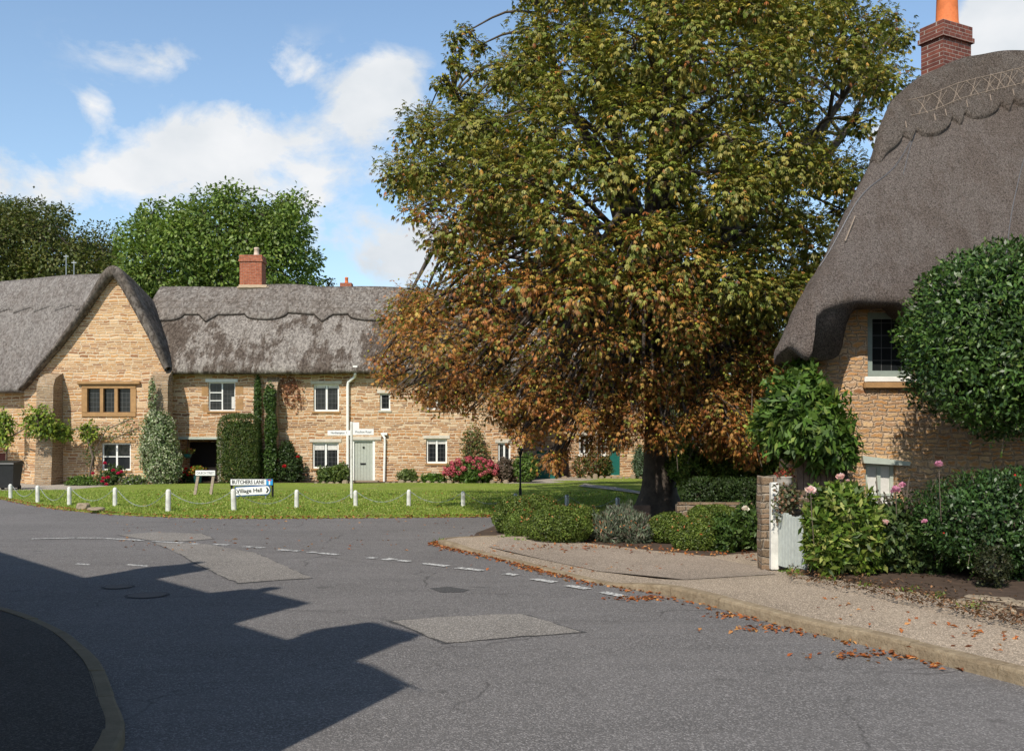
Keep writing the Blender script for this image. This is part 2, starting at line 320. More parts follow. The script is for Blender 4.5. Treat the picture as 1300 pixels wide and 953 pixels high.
def asphalt(name, base, var, speck, crack=True):
    s = NT(name)
    c = s.mix(s.ramp(s.noise(.35, 5, .6), [(.35, 0), (.65, 1)]), tuple(v*(1-var) for v in base), tuple(v*(1+var) for v in base))
    c = s.mix(s.math('MULTIPLY', s.ramp(s.noise(2.2, 6, .7), [(.52, 0), (.62, 1)]), .25), c, tuple(v*.7 for v in base))
    v = s.n('ShaderNodeTexVoronoi', feature='F1', Scale=95.0); s.L.new(s.tc.outputs['Object'], v.inputs['Vector'])
    sp = s.N.new('ShaderNodeSeparateColor'); s.L.new(v.outputs['Color'], sp.inputs[0])
    c = s.mix(s.math('MULTIPLY', s.ramp(sp.outputs[0], [(.62, 0), (.9, 1)]), speck), c, tuple(min(1, x*3.0+.04) for x in base))
    c = s.mix(s.math('MULTIPLY', s.ramp(sp.outputs[1], [(.5, 0), (.9, 1)]), .35), c, tuple(x*.4 for x in base))
    if crack:
        wv = s.mapping(vec=None); nz = s.n('ShaderNodeTexNoise', Scale=1.3, Detail=5.0); s.L.new(s.tc.outputs['Object'], nz.inputs['Vector'])
        add = s.n('ShaderNodeMixRGB', blend_type='ADD'); add.inputs[0].default_value = .55; s.L.new(s.tc.outputs['Object'], add.inputs[1]); s.L.new(nz.outputs['Color'], add.inputs[2])
        ve = s.n('ShaderNodeTexVoronoi', feature='DISTANCE_TO_EDGE', Scale=.32); s.L.new(add.outputs[0], ve.inputs['Vector'])
        line = s.ramp(ve.outputs[0], [(0, 1), (.006, 0)])
        gate = s.ramp(s.noise(.5, 3), [(.5, 0), (.6, 1)])
        c = s.mix(s.math('MULTIPLY', s.math('MULTIPLY', line, gate), .75), c, tuple(x*.3 for x in base))
        # sealed joints, brushed streaks along the lane
        st = s.noise(1.2, 4, .7, s.mapping((.25, 1.6, 1), rot=(0, 0, R(12))))
        c = s.mix(s.math('MULTIPLY', s.ramp(st, [(.46, 0), (.72, 1)]), .38), c, tuple(x*1.45 for x in base))
        st2 = s.noise(1.5, 4, .7, s.mapping((.22, 1.4, 1), loc=(4, 7, 0), rot=(0, 0, R(18))))
        c = s.mix(s.math('MULTIPLY', s.ramp(st2, [(.52, 0), (.74, 1)]), .34), c, tuple(x*.62 for x in base))
        oil = s.ramp(s.noise(2.4, 3, .5, s.mapping((1, 1, 1), loc=(11, 3, 0))), [(.66, 0), (.74, 1)])
        c = s.mix(s.math('MULTIPLY', oil, .5), c, tuple(x*.5 for x in base))
    h = s.math('ADD', s.math('MULTIPLY', v.outputs['Distance'], -1.0), s.math('MULTIPLY', s.noise(14, 4), .8))
    s.bump(h, .6, .012); return s.done(c, .88, .25)
asphalt('asphalt', (.150,.141,.137), .12, .5)
asphalt('asphalt_patch', (.205,.188,.17), .22, .55, False)
asphalt('asphalt_patch_dark', (.075,.073,.073), .1, .4, False)
asphalt('gravel_pavement', (.30,.24,.18), .22, .65, False)
asphalt('apron', (.265,.215,.17), .2, .6, False)
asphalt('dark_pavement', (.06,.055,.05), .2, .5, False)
asphalt('path_gravel', (.36,.31,.26), .12, .4, False)

def kerb_mat():
    s = NT('kerb_stone'); v = s.noise(3.5, 5, .7)
    c = s.mix(s.ramp(v, [(.35, 0), (.65, 1)]), (.22,.165,.105), (.37,.295,.20))
    c = s.mix(s.math('MULTIPLY', s.ramp(s.noise(20, 4), [(.5, 0), (.7, 1)]), .5), c, (.17,.13,.08)); s.bump(s.noise(22, 5, .7), .8, .02); s.done(c, .92, .15)
kerb_mat()
def line_mat():
    s = NT('road_paint'); c = s.mix(s.ramp(s.noise(22, 6, .8), [(.44, 0), (.56, 1)]), (.16,.16,.16), (.74,.73,.70)); s.done(c, .7, .3)
line_mat()
def grass_mat():
    s = NT('mown_grass')
    a = s.noise(.30, 4, .6); b = s.noise(2.6, 6, .7); f = s.noise(45, 4, .8, s.mapping((1, .25, 1)))
    c = s.mix(s.ramp(f, [(.3, 0), (.7, 1)]), (.165,.240,.030), (.330,.430,.075))
    c = s.mix(s.math('MULTIPLY', s.ramp(b, [(.42, 0), (.66, 1)]), .6), c, (.38,.40,.10))
    c = s.mix(s.math('MULTIPLY', s.ramp(a, [(.45, 0), (.7, 1)]), .4), c, (.14,.21,.028))
    wear = s.ramp(s.math('ADD', s.math('MULTIPLY', s.noise(.8, 4, .6, s.mapping(loc=(2, 9, 0))), .7), s.math('MULTIPLY', s.noise(9, 4, .7), .3)), [(.55, 0), (.62, 1)])
    c = s.mix(s.math('MULTIPLY', wear, .65), c, (.34,.31,.14))
    s.bump(s.math('ADD', s.noise(30, 5, .8), s.math('MULTIPLY', s.noise(3, 3), 1.0)), 1.0, .06); s.done(c, .9, .1)
grass_mat()
def leaf_mat(name, rough=.5, transl=.3, spec=.35, hue=(1.25, 1.15, .55)):
    s = NT(name); at_ = s.n('ShaderNodeAttribute', attribute_name='Col'); s.put(s.b.inputs['Base Color'], at_.outputs['Color'])
    s.b.inputs['Roughness'].default_value = rough; s.b.inputs['Specular IOR Level'].default_value = spec
    tr = s.N.new('ShaderNodeBsdfTranslucent'); s.L.new(s.mix(1, at_.outputs['Color'], (*[min(1, h) for h in hue],), 'MULTIPLY'), tr.inputs[0])
    mx = s.N.new('ShaderNodeMixShader'); mx.inputs[0].default_value = transl; s.L.new(s.b.outputs[0], mx.inputs[1]); s.L.new(tr.outputs[0], mx.inputs[2]); s.L.new(mx.outputs[0], s.out.inputs[0])
leaf_mat('leaf'); leaf_mat('glossy_leaf', .42, .12, .4); leaf_mat('dry_leaf', .8, .2, .15); leaf_mat('petal', .7, .25, .2, (1, 1, 1))
m_ = MATS

# ------------------------------------------------------------------ foliage in numpy
def unit(a): return a / np.maximum(1e-9, np.linalg.norm(a, axis=1, keepdims=True))
def rand_unit(n): return unit(RNG.normal(size=(n, 3)))
def leaves(c, axis, nrm, ln, wd, col, fold=.15, droop=0.0):
    """one folded blade (four vertices) for each centre; returns verts, faces, colours"""
    n = len(c); axis = unit(axis); side = unit(np.cross(nrm, axis)); nn = np.cross(axis, side)
    ln = np.broadcast_to(ln, (n,))[:, None]; wd = np.broadcast_to(wd, (n,))[:, None]
    a = c; t = c + axis*ln - nn*ln*droop
    m = c + axis*ln*.55 - nn*fold*wd
    l = m + side*wd*.5 + nn*fold*wd; r = m - side*wd*.5 + nn*fold*wd
    V = np.stack([a, l, t, r], 1).reshape(-1, 3)
    F = np.arange(4*n).reshape(n, 4)
    C = np.repeat(col, 4, 0)
    return V, F, C
def leaf_object(name, chunks, mat, parent=None, origin=None, tris=None):
    V = np.concatenate([c[0] for c in chunks]); C = np.concatenate([c[2] for c in chunks])
    offs = np.cumsum([0] + [len(c[0]) for c in chunks[:-1]]); F = np.concatenate([c[1] + o for c, o in zip(chunks, offs)])
    k = F.shape[1]; me = bpy.data.meshes.new(name)
    me.vertices.add(len(V)); me.vertices.foreach_set('co', V.astype(np.float32).ravel())
    me.loops.add(F.size); me.loops.foreach_set('vertex_index', F.astype(np.int32).ravel())
    me.polygons.add(len(F)); me.polygons.foreach_set('loop_start', (np.arange(len(F))*k).astype(np.int32))
    me.update(calc_edges=True)
    ca = me.color_attributes.new('Col', 'FLOAT_COLOR', 'POINT')
    ca.data.foreach_set('color', np.concatenate([np.clip(C, 0, 1), np.ones((len(C), 1))], 1).astype(np.float32).ravel())
    return link(name, me, parent, origin, [mat])
def pick_cols(n, pal, wts=None, var=.22):
    pal = np.array(pal, float); wts = np.array(wts if wts is not None else [1]*len(pal), float); wts /= wts.sum()
    c = pal[RNG.choice(len(pal), n, p=wts)]; return c * (1 + RNG.uniform(-var, var, (n, 1))) * (1 + RNG.uniform(-.06, .06, (n, 3)))
def ball_points(n, c, r, power=2.0, shell=(.86, 1.04), lump=.10, low=-1.0):
    """points and outward normals near the surface of a lumpy superellipsoid"""
    d = rand_unit(int(n*1.6)); d = d[d[:, 2] > low][:n]; n = len(d)
    k = (np.abs(d)**power).sum(1)**(-1/power)
    ph = RNG.uniform(0, 6.28, 6)
    lm = 1 + lump*(np.sin(d[:,0]*5+ph[0])*np.sin(d[:,1]*5+ph[1]) + .6*np.sin(d[:,2]*9+ph[2])*np.sin(d[:,0]*8+ph[3]) + .4*np.sin(d[:,1]*15+ph[4])*np.sin(d[:,2]*13+ph[5]))
    rr = RNG.uniform(shell[0], shell[1], n)
    r = np.array(r, float); p = np.array(c, float) + d*(k*lm*rr)[:, None]*r
    nr = unit(d / r); return p, nr
def core_chunk(c, r, col, scale=.8, power=2.0, low=-1.0):
    bm = bmesh.new(); bmesh.ops.create_icosphere(bm, subdivisions=3, radius=1); V = np.array([v.co[:] for v in bm.verts]); F = np.array([[v.index for v in f.verts] for f in bm.faces]); bm.free()
    k = (np.abs(V)**power).sum(1)**(-1/power); V = np.array(c) + V*k[:, None]*np.array(r)*scale*(1+RNG.uniform(-.04, .04, (len(V), 1)))
    F = np.concatenate([F, F[:, 2:3]], 1)[:, :4]
    return V, F, np.tile(np.array(col, float), (len(V), 1))
def bush_chunks(balls, n, leaf, wd, pal, wts=None, power=2.0, lump=.1, up=.5, shell=(.8, 1.05), core=True, low=-1.0, droop=.1):
    out = []; vol = [b[1][0]*b[1][2] + b[1][1]*b[1][2] for b in balls]; tv = sum(vol)
    for (c, r), v in zip(balls, vol):
        k = max(20, int(n*v/tv)); p, nr = ball_points(k, c, r, power, shell, lump, low)
        ax = unit(nr*.7 + rand_unit(len(p))*.9 + np.array([0, 0, up])*.6)
        nm = unit(nr + rand_unit(len(p))*.55 + np.array([0, 0, .3]))
        q_ = p/max(.15, min(r)); tone = 1 + .24*np.sin(q_[:,0]*4.1+1)*np.sin(q_[:,2]*4.7+2) + .14*np.sin(q_[:,0]*9+q_[:,2]*7)
        out.append(leaves(p - ax*leaf*.5, ax, nm, leaf*RNG.uniform(.6, 1.35, len(p)), wd*RNG.uniform(.7, 1.3, len(p)), pick_cols(len(p), pal, wts)*tone[:, None], .15, droop))
    return out
def core_obj(balls, name, parent, power, col):
    # woody inside of the shrub: a tangle of twigs and shaded stems
    mb = MB()
    for (c, r) in balls:
        for i in range(26):
            d = rand_unit(1)[0]; d[2] = abs(d[2])*.9-.15
            a = Vector(c) + Vector((random.uniform(-.1,.1)*r[0], random.uniform(-.1,.1)*r[1], -r[2]*.85)); b = Vector(c) + Vector(d*np.array(r)*.9)
            mid = (a+b)/2 + Vector((random.uniform(-.1,.1), random.uniform(-.1,.1), random.uniform(0,.15)))*r[0]
            mb.tube([a, mid, b], [r[0]*.03, r[0]*.02, r[0]*.008], 5)
    return mb.build(name, m_['twig_bark'], parent)
def shoots(t, balls, k, ln, leaf, wd, pal, power=2.0, mat='leaf'):
    """stray new shoots standing out of a clipped surface"""
    ch = []; tw = MB()
    for (c, r) in balls:
        p, nr = ball_points(k, c, r, power, (.93, .99), .05); p = p[nr[:, 1] < .4]; nr = nr[nr[:, 1] < .4] if len(nr) != len(p) else nr[:len(p)]
        for a, d in zip(p, nr):
            d = Vector(d) + Vector((random.uniform(-.3, .3), random.uniform(-.2, .2), random.uniform(0, .6))); d.normalize(); L_ = ln*random.uniform(.4, 1.2); a = Vector(a); b = a + d*L_ + Vector((0, 0, random.uniform(-.2, .1)*L_))
            tw.tube([a, a.lerp(b, .5)+Vector((0, 0, .04*L_)), b], [.005, .004, .002], 4); m = max(4, int(L_/leaf*3.2)); tt = np.linspace(.25, 1, m)[:, None]; P = np.array(a)*(1-tt)+np.array(b)*tt
            ch.append(leaves(P, np.array(d)*.6+rand_unit(m)*.8, rand_unit(m)+np.array([0, 0, .5]), leaf*RNG.uniform(.6, 1, m), wd, pick_cols(m, pal), .15, .1))
    leaf_object('new_shoots', ch, m_[mat], t); tw.build('shoot_twigs', m_['twig_bark'], t)
def bush(name, label, cat, balls, n, leaf, wd, pal, wts=None, group=None, mat='leaf', power=2.0, lump=.1, stems=True, low=-1.0, up=.5, inner=None, base=None, shell=(.8,1.05)):
    bx = balls[0]; loc = base if base else (bx[0][0], bx[0][1], 0.0)
    t = thing(name, label, cat, loc, group)
    ch = bush_chunks(balls, n, leaf, wd, pal, wts, power, lump, up, low=low, shell=shell)
    # a second, inner layer of larger, darker leaves so the shrub is dense
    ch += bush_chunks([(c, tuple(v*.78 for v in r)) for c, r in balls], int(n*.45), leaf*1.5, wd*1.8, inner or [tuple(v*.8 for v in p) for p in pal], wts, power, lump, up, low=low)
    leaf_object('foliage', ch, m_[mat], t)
    if stems: core_obj(balls, 'stems', t, power, None)
    return t

# ------------------------------------------------------------------ ground sheets
def sheet(name, poly, mat, z=0.0, zf=None, grid=None, kind='structure', thick=0.0):
    poly = [Vector((p[0], p[1])) for p in poly]; pts = list(poly); n = len(poly)
    if grid:
        xs = [p.x for p in poly]; ys = [p.y for p in poly]
        def inside(x, y):
            c = False; j = n-1
            for i in range(n):
                if (poly[i].y > y) != (poly[j].y > y) and x < (poly[j].x-poly[i].x)*(y-poly[i].y)/(poly[j].y-poly[i].y)+poly[i].x: c = not c
                j = i
            return c
        x = min(xs)
        while x < max(xs):
            y = min(ys)
            while y < max(ys):
                if inside(x, y): pts.append(Vector((x+random.uniform(-.1,.1)*grid, y+random.uniform(-.1,.1)*grid)))
                y += grid
            x += grid
    vs, es, fs, _, _, _ = delaunay_2d_cdt(pts, [(i, (i+1) % n) for i in range(n)], [], 1, 1e-5)
    mb = MB(); V = [(v.x, v.y, z + (zf(v.x, v.y) if zf else 0)) for v in vs]
    fs = [f if ((vs[f[1]]-vs[f[0]]).cross(vs[f[2]]-vs[f[0]]) > 0) else tuple(reversed(f)) for f in fs]
    mb.add(V, fs)
    if thick:
        for i in range(n):
            a, b = poly[i], poly[(i+1)%n]; za = z + (zf(a.x, a.y) if zf else 0); zb = z + (zf(b.x, b.y) if zf else 0)
            mb.add([(a.x,a.y,za),(b.x,b.y,zb),(b.x,b.y,zb-thick),(a.x,a.y,za-thick)], [(0,1,2,3)])
    o = mb.build(name, mat); return tag(o, kind=kind)
def smooth_line(pts, k=6):
    """Catmull-Rom through 2D/3D points"""
    P = [Vector(p) for p in pts]; P = [2*P[0]-P[1]] + P + [2*P[-1]-P[-2]]; out = []
    for i in range(1, len(P)-2):
        for j in range(k):
            t = j/k; a, b, c, d = P[i-1], P[i], P[i+1], P[i+2]
            out.append(.5*((2*b) + (c-a)*t + (2*a-5*b+4*c-d)*t*t + (3*b-a-3*c+d)*t**3))
    out.append(P[-2]); return out

def far_ground(x, y):
    return -0.03
sheet('ground', [(-900,-300),(900,-300),(900,1200),(-900,1200)], m_['mown_grass'], -0.03)
sheet('road', [(-70,-30),(60,-30),(60,60),(-70,60)], m_['asphalt'], 0.0)

# the village green: a low grassy mound edge beside the road
g_front = smooth_line([gp(-190,628).xy, gp(-60,630).xy, gp(0,633.5).xy, gp(40,641).xy, gp(100,649).xy, gp(180,655).xy, gp(300,658).xy, gp(430,657.5).xy, gp(560,656.5).xy, gp(640,655.5).xy, gp(720,652.5).xy, gp(900,648).xy, gp(1100,646).xy], 5)
g_back = [gp(1150,606).xy, gp(840,605).xy, gp(745,608.5).xy, gp(700,613).xy, gp(640,615.2).xy, gp(400,616).xy, gp(240,617).xy, gp(150,619.5).xy, gp(90,625.5).xy, gp(0,626.5).xy, gp(-190,626).xy]
def dist_line(x, y, line):
    p = Vector((x, y)); best = 1e9
    for a, b in zip(line[:-1], line[1:]):
        ab = b-a; t = max(0, min(1, (p-a).dot(ab)/max(1e-9, ab.length_squared))); best = min(best, (a+ab*t-p).length)
    return best
def green_z(x, y):
    d = dist_line(x, y, g_front); return 0.03 + .09*sstep(0, 1.2, d) + .035*mnoise.noise(Vector((x*.35, y*.35, 3)))*sstep(0, 2, d) + .012*mnoise.noise(Vector((x*1.7, y*1.7, 3)))
GREEN = list(g_front) + list(g_back)
sheet('village_green', GREEN, m_['mown_grass'], 0.0, green_z, .7, thick=.12)
# footpath on the far side, diagonal path over the grass, gravel in front of the gable house
pf = lambda px, py: gp(px, py, .12).xy
sheet('footpath', [pf(640,613.5), pf(700,613), pf(790,606), pf(900,603), pf(900,600.5), pf(640,600.5)], m_['path_gravel'], .125)
sheet('diagonal_path', [gp(734,616,.16).xy, gp(775,621,.16).xy, gp(850,631.5,.16).xy, gp(850,629,.16).xy, gp(780,618.2,.16).xy, gp(742,613.6,.16).xy], m_['path_gravel'], 0, lambda x, y: green_z(x, y)+.035, .8)
sheet('forecourt', [gp(-190,627.5).xy, gp(0,627).xy, gp(90,627).xy, gp(190,620.5).xy, gp(240,618.5).xy, (X(240,44.3),44.3), (X(-190,44.3),44.3)], m_['path_gravel'], .05)
sheet('flower_bed', [(X(208,43.3),43.0),(X(330,43),42.7),(X(640,42.8),42.7),(X(665,44),43.0),(X(665,44),44.2),(X(208,44),44.2)], m_['soil'], .13)

# patches, manholes and lines on the road
def pxpoly(pts): return [gp(a, b).xy for a, b in pts]
def ragged(pts, grow=0.0, step=.14, amp=.022):
    n = len(pts); c = sum((Vector(p) for p in pts), Vector((0, 0)))/n; out = []
    for i in range(n):
        a, b = Vector(pts[i]), Vector(pts[(i+1)%n]); k = max(1, int((b-a).length/step))
        for j in range(k):
            p = a.lerp(b, j/k); d = (p-c).normalized(); out.append(p + d*grow + Vector((random.uniform(-amp, amp), random.uniform(-amp, amp))))
    return out
def patch(pts):
    P_ = pxpoly(pts); sheet('road_patch_seal', ragged(P_, .03), m_['asphalt_patch_dark'], .003); sheet('road_patch', ragged(P_), m_['asphalt_patch'], .007)
patch(([(194,688.5),(255,690),(322,701),(350,713),(396,734),(345,737),(303,740.5),(262,722),(228,703)]))
patch(([(150,679),(195,675.5),(255,677),(272,684),(232,687.3),(190,686)]))
patch(([(495,788),(580,782.5),(661,779),(698,790),(740,802.5),(660,808),(566,816.5),(528,801)]))
sheet('road_patch', pxpoly([(545,746.5),(570,744.5),(596,748.5),(588,751.5),(560,752)]), m_['asphalt_patch_dark'], .004)
def disc(px, py, rad, name, mat, z=.006):
    c = gp(px, py); sheet(name, [(c.x+rad*math.cos(a*PI/10), c.y+rad*math.sin(a*PI/10)) for a in range(20)], mat, z)
plain('cast_iron', (.075,.07,.068), .6, .3, 20, metal=.3)
disc(150,745,.21,'manhole_surround', m_['asphalt_patch_dark'], .004); disc(150,745,.17,'manhole_cover', m_['cast_iron'], .009)
disc(187,755.5,.27,'manhole_surround', m_['asphalt_patch_dark'], .004); disc(187,755.5,.23,'manhole_cover', m_['cast_iron'], .009)
DASH = [((40,684.3),(95,683)),((97,683),(130,683.3)),((133,683.6),(182,686.2)),((194,687.4),(232,689.2)),((243,690.2),(250,690.8)),((272,691.3),(290,692)),((310,694),(320,694.7)),((324,695),(334,695.8)),((353,698),(369,699)),((373,699.2),(380,699.8)),
        ((392,701),(401,701.8)),((405,702.2),(429,704.5)),((467,708),(477,709)),((486,710),(498,711)),((505,711.6),(520,713)),((537,715.5),(568,719)),((580,721),(613,724.5)),((641,728.5),(656,730.5)),((677,735),(704,739.5)),((720,743.5),(746,748)),((765,752),(791,757))]
for i, (a, b) in enumerate(DASH):
    A, B = gp(*a), gp(*b); d = (B-A).xy.normalized(); nrm = Vector((-d.y, d.x)) * (.075 if i > 3 else .065)
    sheet('road_marking', [A.xy-nrm, B.xy-nrm, B.xy+nrm, A.xy+nrm], m_['road_paint'], .011)
for a, b in [((492,709),(505,710.5)),((95,716),(112,717)),((160,717),(186,719))]:
    A, B = gp(*a), gp(*b); sheet('road_marking', [A.xy, B.xy, B.xy+Vector((0,.1)), A.xy+Vector((0,.1))], m_['road_paint'], .0045)

# kerb on the right with a dropped stretch, pavement behind it
K = smooth_line([gp(628,684).xy, gp(575,686.5).xy, gp(556,690).xy, gp(572,695.5).xy, gp(610,704).xy, gp(660,716).xy, gp(700,727).xy, gp(760,741).xy, gp(850,757).xy, gp(930,777).xy, gp(1000,796).xy, gp(1110,822).xy, gp(1215,849).xy, gp(1300,871).xy, gp(1420,905).xy, gp(1560,950).xy, (5.9,2.0), (7.2,-3.0), (9.5,-12)], 5)
def kz(x, y):
    s_ = x*.467 - y*.884; return .025 + .095*sstep(-11.3, -9.8, s_) + .06*sstep(-15.2,-16.4, s_)*0.9
def sweep_kerb(name, line, wid, zf, mat, side=1, stone_len=.92):
    mb = MB(); d = [0.0]
    for a, b in zip(line[:-1], line[1:]): d.append(d[-1]+(b-a).length)
    P = lambda t: Vector((np.interp(t, d, [p.x for p in line]), np.interp(t, d, [p.y for p in line])))
    t = 0.0; rs = random.Random(3)
    while t < d[-1]-.1:
        L_ = min(stone_len*rs.uniform(.85, 1.1), d[-1]-t); jz = rs.uniform(-.006, .006); jo = rs.uniform(-.006, .006); vs = []; n = 5
        for i in range(n):
            tt = t+.006+(L_-.012)*i/(n-1); p = P(tt); dr_ = (P(min(d[-1], tt+.05))-P(max(0, tt-.05))).normalized(); nr = Vector((-dr_.y, dr_.x))*side; z = zf(p.x, p.y)+jz; w = .008*mnoise.noise(Vector((p.x*3, p.y*3, 1)))
            for (o, h) in ((jo, -.06), (jo+.004+w, z-.03), (jo+.012+w, z-.008), (jo+.030, z+w*.3), (wid, z+.004), (wid, -.06)): vs.append((p.x+nr.x*o, p.y+nr.y*o, h))
        m = 6; mb.add(vs, [(i*m+k, i*m+k+1, (i+1)*m+k+1, (i+1)*m+k) for i in range(n-1) for k in range(m-1)] + [tuple(range(m-1, -1, -1)), tuple((n-1)*m+k for k in range(m))]); t += L_
    return tag(mb.build(name, mat), kind='structure')
sweep_kerb('kerb', K, .14, kz, m_['kerb_stone'])
def off(line, w, side=1):
    out = []; n = len(line)
    for i, p in enumerate(line):
        d = (line[min(i+1, n-1)] - line[max(i-1, 0)]).normalized(); out.append(p + Vector((-d.y, d.x))*side*w)
    return out
K2 = off(K, .13)
inner_edge = [gp(640,683).xy, gp(700,688).xy, gp(760,692).xy, gp(830,700).xy, gp(900,706).xy, gp(955,702).xy, gp(1000,700).xy, (5.3,16.5), (5.4,14.2), gp(1010,737).xy, gp(1060,746).xy, gp(1110,757).xy, gp(1170,768).xy, gp(1240,783).xy, gp(1300,797).xy, gp(1480,842).xy, (13,2.5), (16,-12)]
sheet('pavement', list(K2[2:]) + list(reversed(inner_edge)), m_['gravel_pavement'], -.004, lambda x, y: kz(x, y)+.004*mnoise.noise(Vector((x, y, 0))), .5)
sheet('drive_apron', [gp(640,688).xy, gp(720,692).xy, gp(830,703).xy, gp(900,709).xy, gp(965,722).xy, gp(985,738).xy, gp(870,742).xy, gp(760,727).xy, gp(690,712).xy, gp(620,697).xy], m_['apron'], .003, lambda x, y: kz(x, y)+.004*mnoise.noise(Vector((x, y, 0))), .5)
# planted bed along the lane and the garden ground behind
sheet('planting_bed', [gp(600,683).xy, gp(640,684).xy, gp(700,689).xy, gp(760,693).xy, gp(830,701).xy, gp(900,707).xy, gp(955,703).xy, gp(1000,701).xy, (5.3,16.6), (13,17), (14,28.5), gp(880,648).xy, gp(700,652).xy, gp(640,664).xy, gp(605,676).xy], m_['soil'], .02, lambda x, y: .03*mnoise.noise(Vector((x, y, 0))), .8)
sheet('garden_bed', [(5.3,14.3), gp(1010,736).xy, gp(1060,745).xy, gp(1110,756).xy, gp(1170,767).xy, gp(1240,782).xy, gp(1300,796).xy, gp(1480,841).xy, (13,2.6), (14,17), (5.3,17)], m_['soil'], .16, lambda x, y: .02*mnoise.noise(Vector((x*2, y*2, 0))), .5, thick=.15)
# near-left pavement with its kerb
KL = smooth_line([(-14,17.5), (-10.5,14.2), gp(-60,768).xy, gp(0,779).xy, gp(45,793).xy, gp(85,812).xy, gp(118,840).xy, gp(135,863).xy, gp(148,900).xy, gp(156,953).xy, (-2.1,4.4), (-1.7,1.0), (-1.6,-6)], 5)
sweep_kerb('kerb', list(reversed(KL)), .13, lambda x, y: .09, m_['kerb_flat'], 1)
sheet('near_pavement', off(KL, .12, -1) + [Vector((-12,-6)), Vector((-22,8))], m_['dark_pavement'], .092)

# ------------------------------------------------------------------ walls, windows, roofs
def wall_openings(x0, x1, z0, z1, y, openings, depth=.22, mb=None, back=None):
    mb = mb or MB(); xs = sorted({x0, x1, *[o[0] for o in openings], *[o[1] for o in openings]}); zs = sorted({z0, z1, *[o[2] for o in openings], *[o[3] for o in openings]})
    for a, b in zip(xs[:-1], xs[1:]):
        for c, d in zip(zs[:-1], zs[1:]):
            mx, mz = (a+b)/2, (c+d)/2
            if any(o[0] < mx < o[1] and o[2] < mz < o[3] for o in openings): continue
            mb.add([(a,y,c),(b,y,c),(b,y,d),(a,y,d)], [(0,1,2,3)])
    for o in openings:
        a, b, c, d = o[:4]; dp = o[4] if len(o) > 4 else depth
        mb.add([(a,y,c),(a,y,d),(a,y+dp,d),(a,y+dp,c),(b,y,c),(b,y,d),(b,y+dp,d),(b,y+dp,c)], [(0,1,2,3),(7,6,5,4),(1,5,6,2),(4,0,3,7)])
    return mb
def window(root, a, b, c, d, y, mullions=1, transoms=0, fm='white_paint', glass='leaded_glass', rec=.12, fw=.075, curtain=None, sill=None, lintel=None, lintel_mat='pale_lintel_stone', lx=.12, lh=.14, tilt=0.0, open_left=False):
    """casement window in the opening a..b, c..d of a wall at y (outer face)"""
    yy = y + rec; mb = MB()
    for bx in ((a, b, c, c+fw), (a, b, d-fw, d), (a, a+fw, c+fw, d-fw), (b-fw, b, c+fw, d-fw)): mb.box((bx[0], yy-.03, bx[2]), (bx[1], yy+.05, bx[3]))
    for i in range(mullions):
        xm = a + (b-a)*(i+1)/(mullions+1); mb.box((xm-fw*.55, yy-.033, c+fw), (xm+fw*.55, yy+.045, d-fw))
    for i in range(transoms):
        zm = c + (d-c)*(i+1)/(transoms+1); mb.box((a+fw, yy-.02, zm-.018), (b-fw, yy+.03, zm+.018))
    w = mb.build('window', m_[fm], root)
    MB().box((a+.02, yy+.012, c+.02), (b-.02, yy+.022, d-.02)).build('pane', m_[glass], w)
    if curtain:
        for (f0, f1, g0, g1) in curtain:   # hung just outside of the dark pane so it reads behind the bars
            MB().box((a+(b-a)*f0, yy+.004, c+(d-c)*g0), (a+(b-a)*f1, yy+.010, c+(d-c)*g1)).build('curtain', m_['curtain'], w)
    if sill: MB().box((a-.06, y-.05, c-.09), (b+.06, y+.12, c-.002), bev=.012).build('sill', m_[sill], w)
    if lintel:
        z = d+.002; MB().prism([(a-lx, z), (b+lx, z-tilt), (b+lx, z+lh-tilt), (a-lx, z+lh)], y-.035, y+.1).build('lintel', m_[lintel_mat], w)
    return w
def gable_thatch(name, root, x0, x1, yf, yb, ze, zr, yr, mat, thick=.42, nseg=60, sag=.10, edge_mat=None, ez=None, zrf=None, hole=None):
    """thatch running along x: front eave (yf, ze), ridge (yr, zr), back eave yb"""
    prof_n = 14; vs = []; mb = MB()
    cols = []
    for i in range(nseg+1):
        x = x0 + (x1-x0)*i/nseg; w = sag*mnoise.noise(Vector((x*.25, 0, 1))) ; zz = zr + w + (zrf(x) if zrf else 0); zee = ze + .6*sag*mnoise.noise(Vector((x*.5, 5, 1))) + (ez(x) if ez else 0)
        ring = []
        for k in range(prof_n+1):                       # front slope, eave to ridge (slightly bellied, rounded top)
            t = k/prof_n; y = yf + (yr-yf)*t; z = zee + (zz-zee)*(t + .05*math.sin(PI*t) - .035*t**8)
            z += .03*mnoise.noise(Vector((x*1.2, y*1.2, z*1.2)))
            ring.append((x, y, z))
        for k in range(1, prof_n+1):
            t = 1-k/prof_n; y = yb + (yr-yb)*t; z = ze + (zz-ze)*(t + .05*math.sin(PI*t) - .035*t**8); ring.append((x, y, z))
        ring.append((x, yb-.10, ze-.16)); ring.append((x, yb-thick-.2, ze-.02))
        ring.append((x, yr, zz-thick*1.6)); ring.append((x, yf+thick+.25, zee-.0)); ring.append((x, yf+.16, zee-.2)); ring.append((x, yf+.02, zee-.13))
        cols.append(ring)
    m = len(cols[0]); V = [p for r in cols for p in r]; F = [(i*m+k, (i+1)*m+k, (i+1)*m+(k+1)%m, i*m+(k+1)%m) for i in range(nseg) for k in range(m)]
    mb.add(V, F); mb.add(cols[0], [tuple(range(m))]); mb.add(cols[-1], [tuple(range(m-1, -1, -1))])
    return mb.build(name, mat, root, smooth=True)
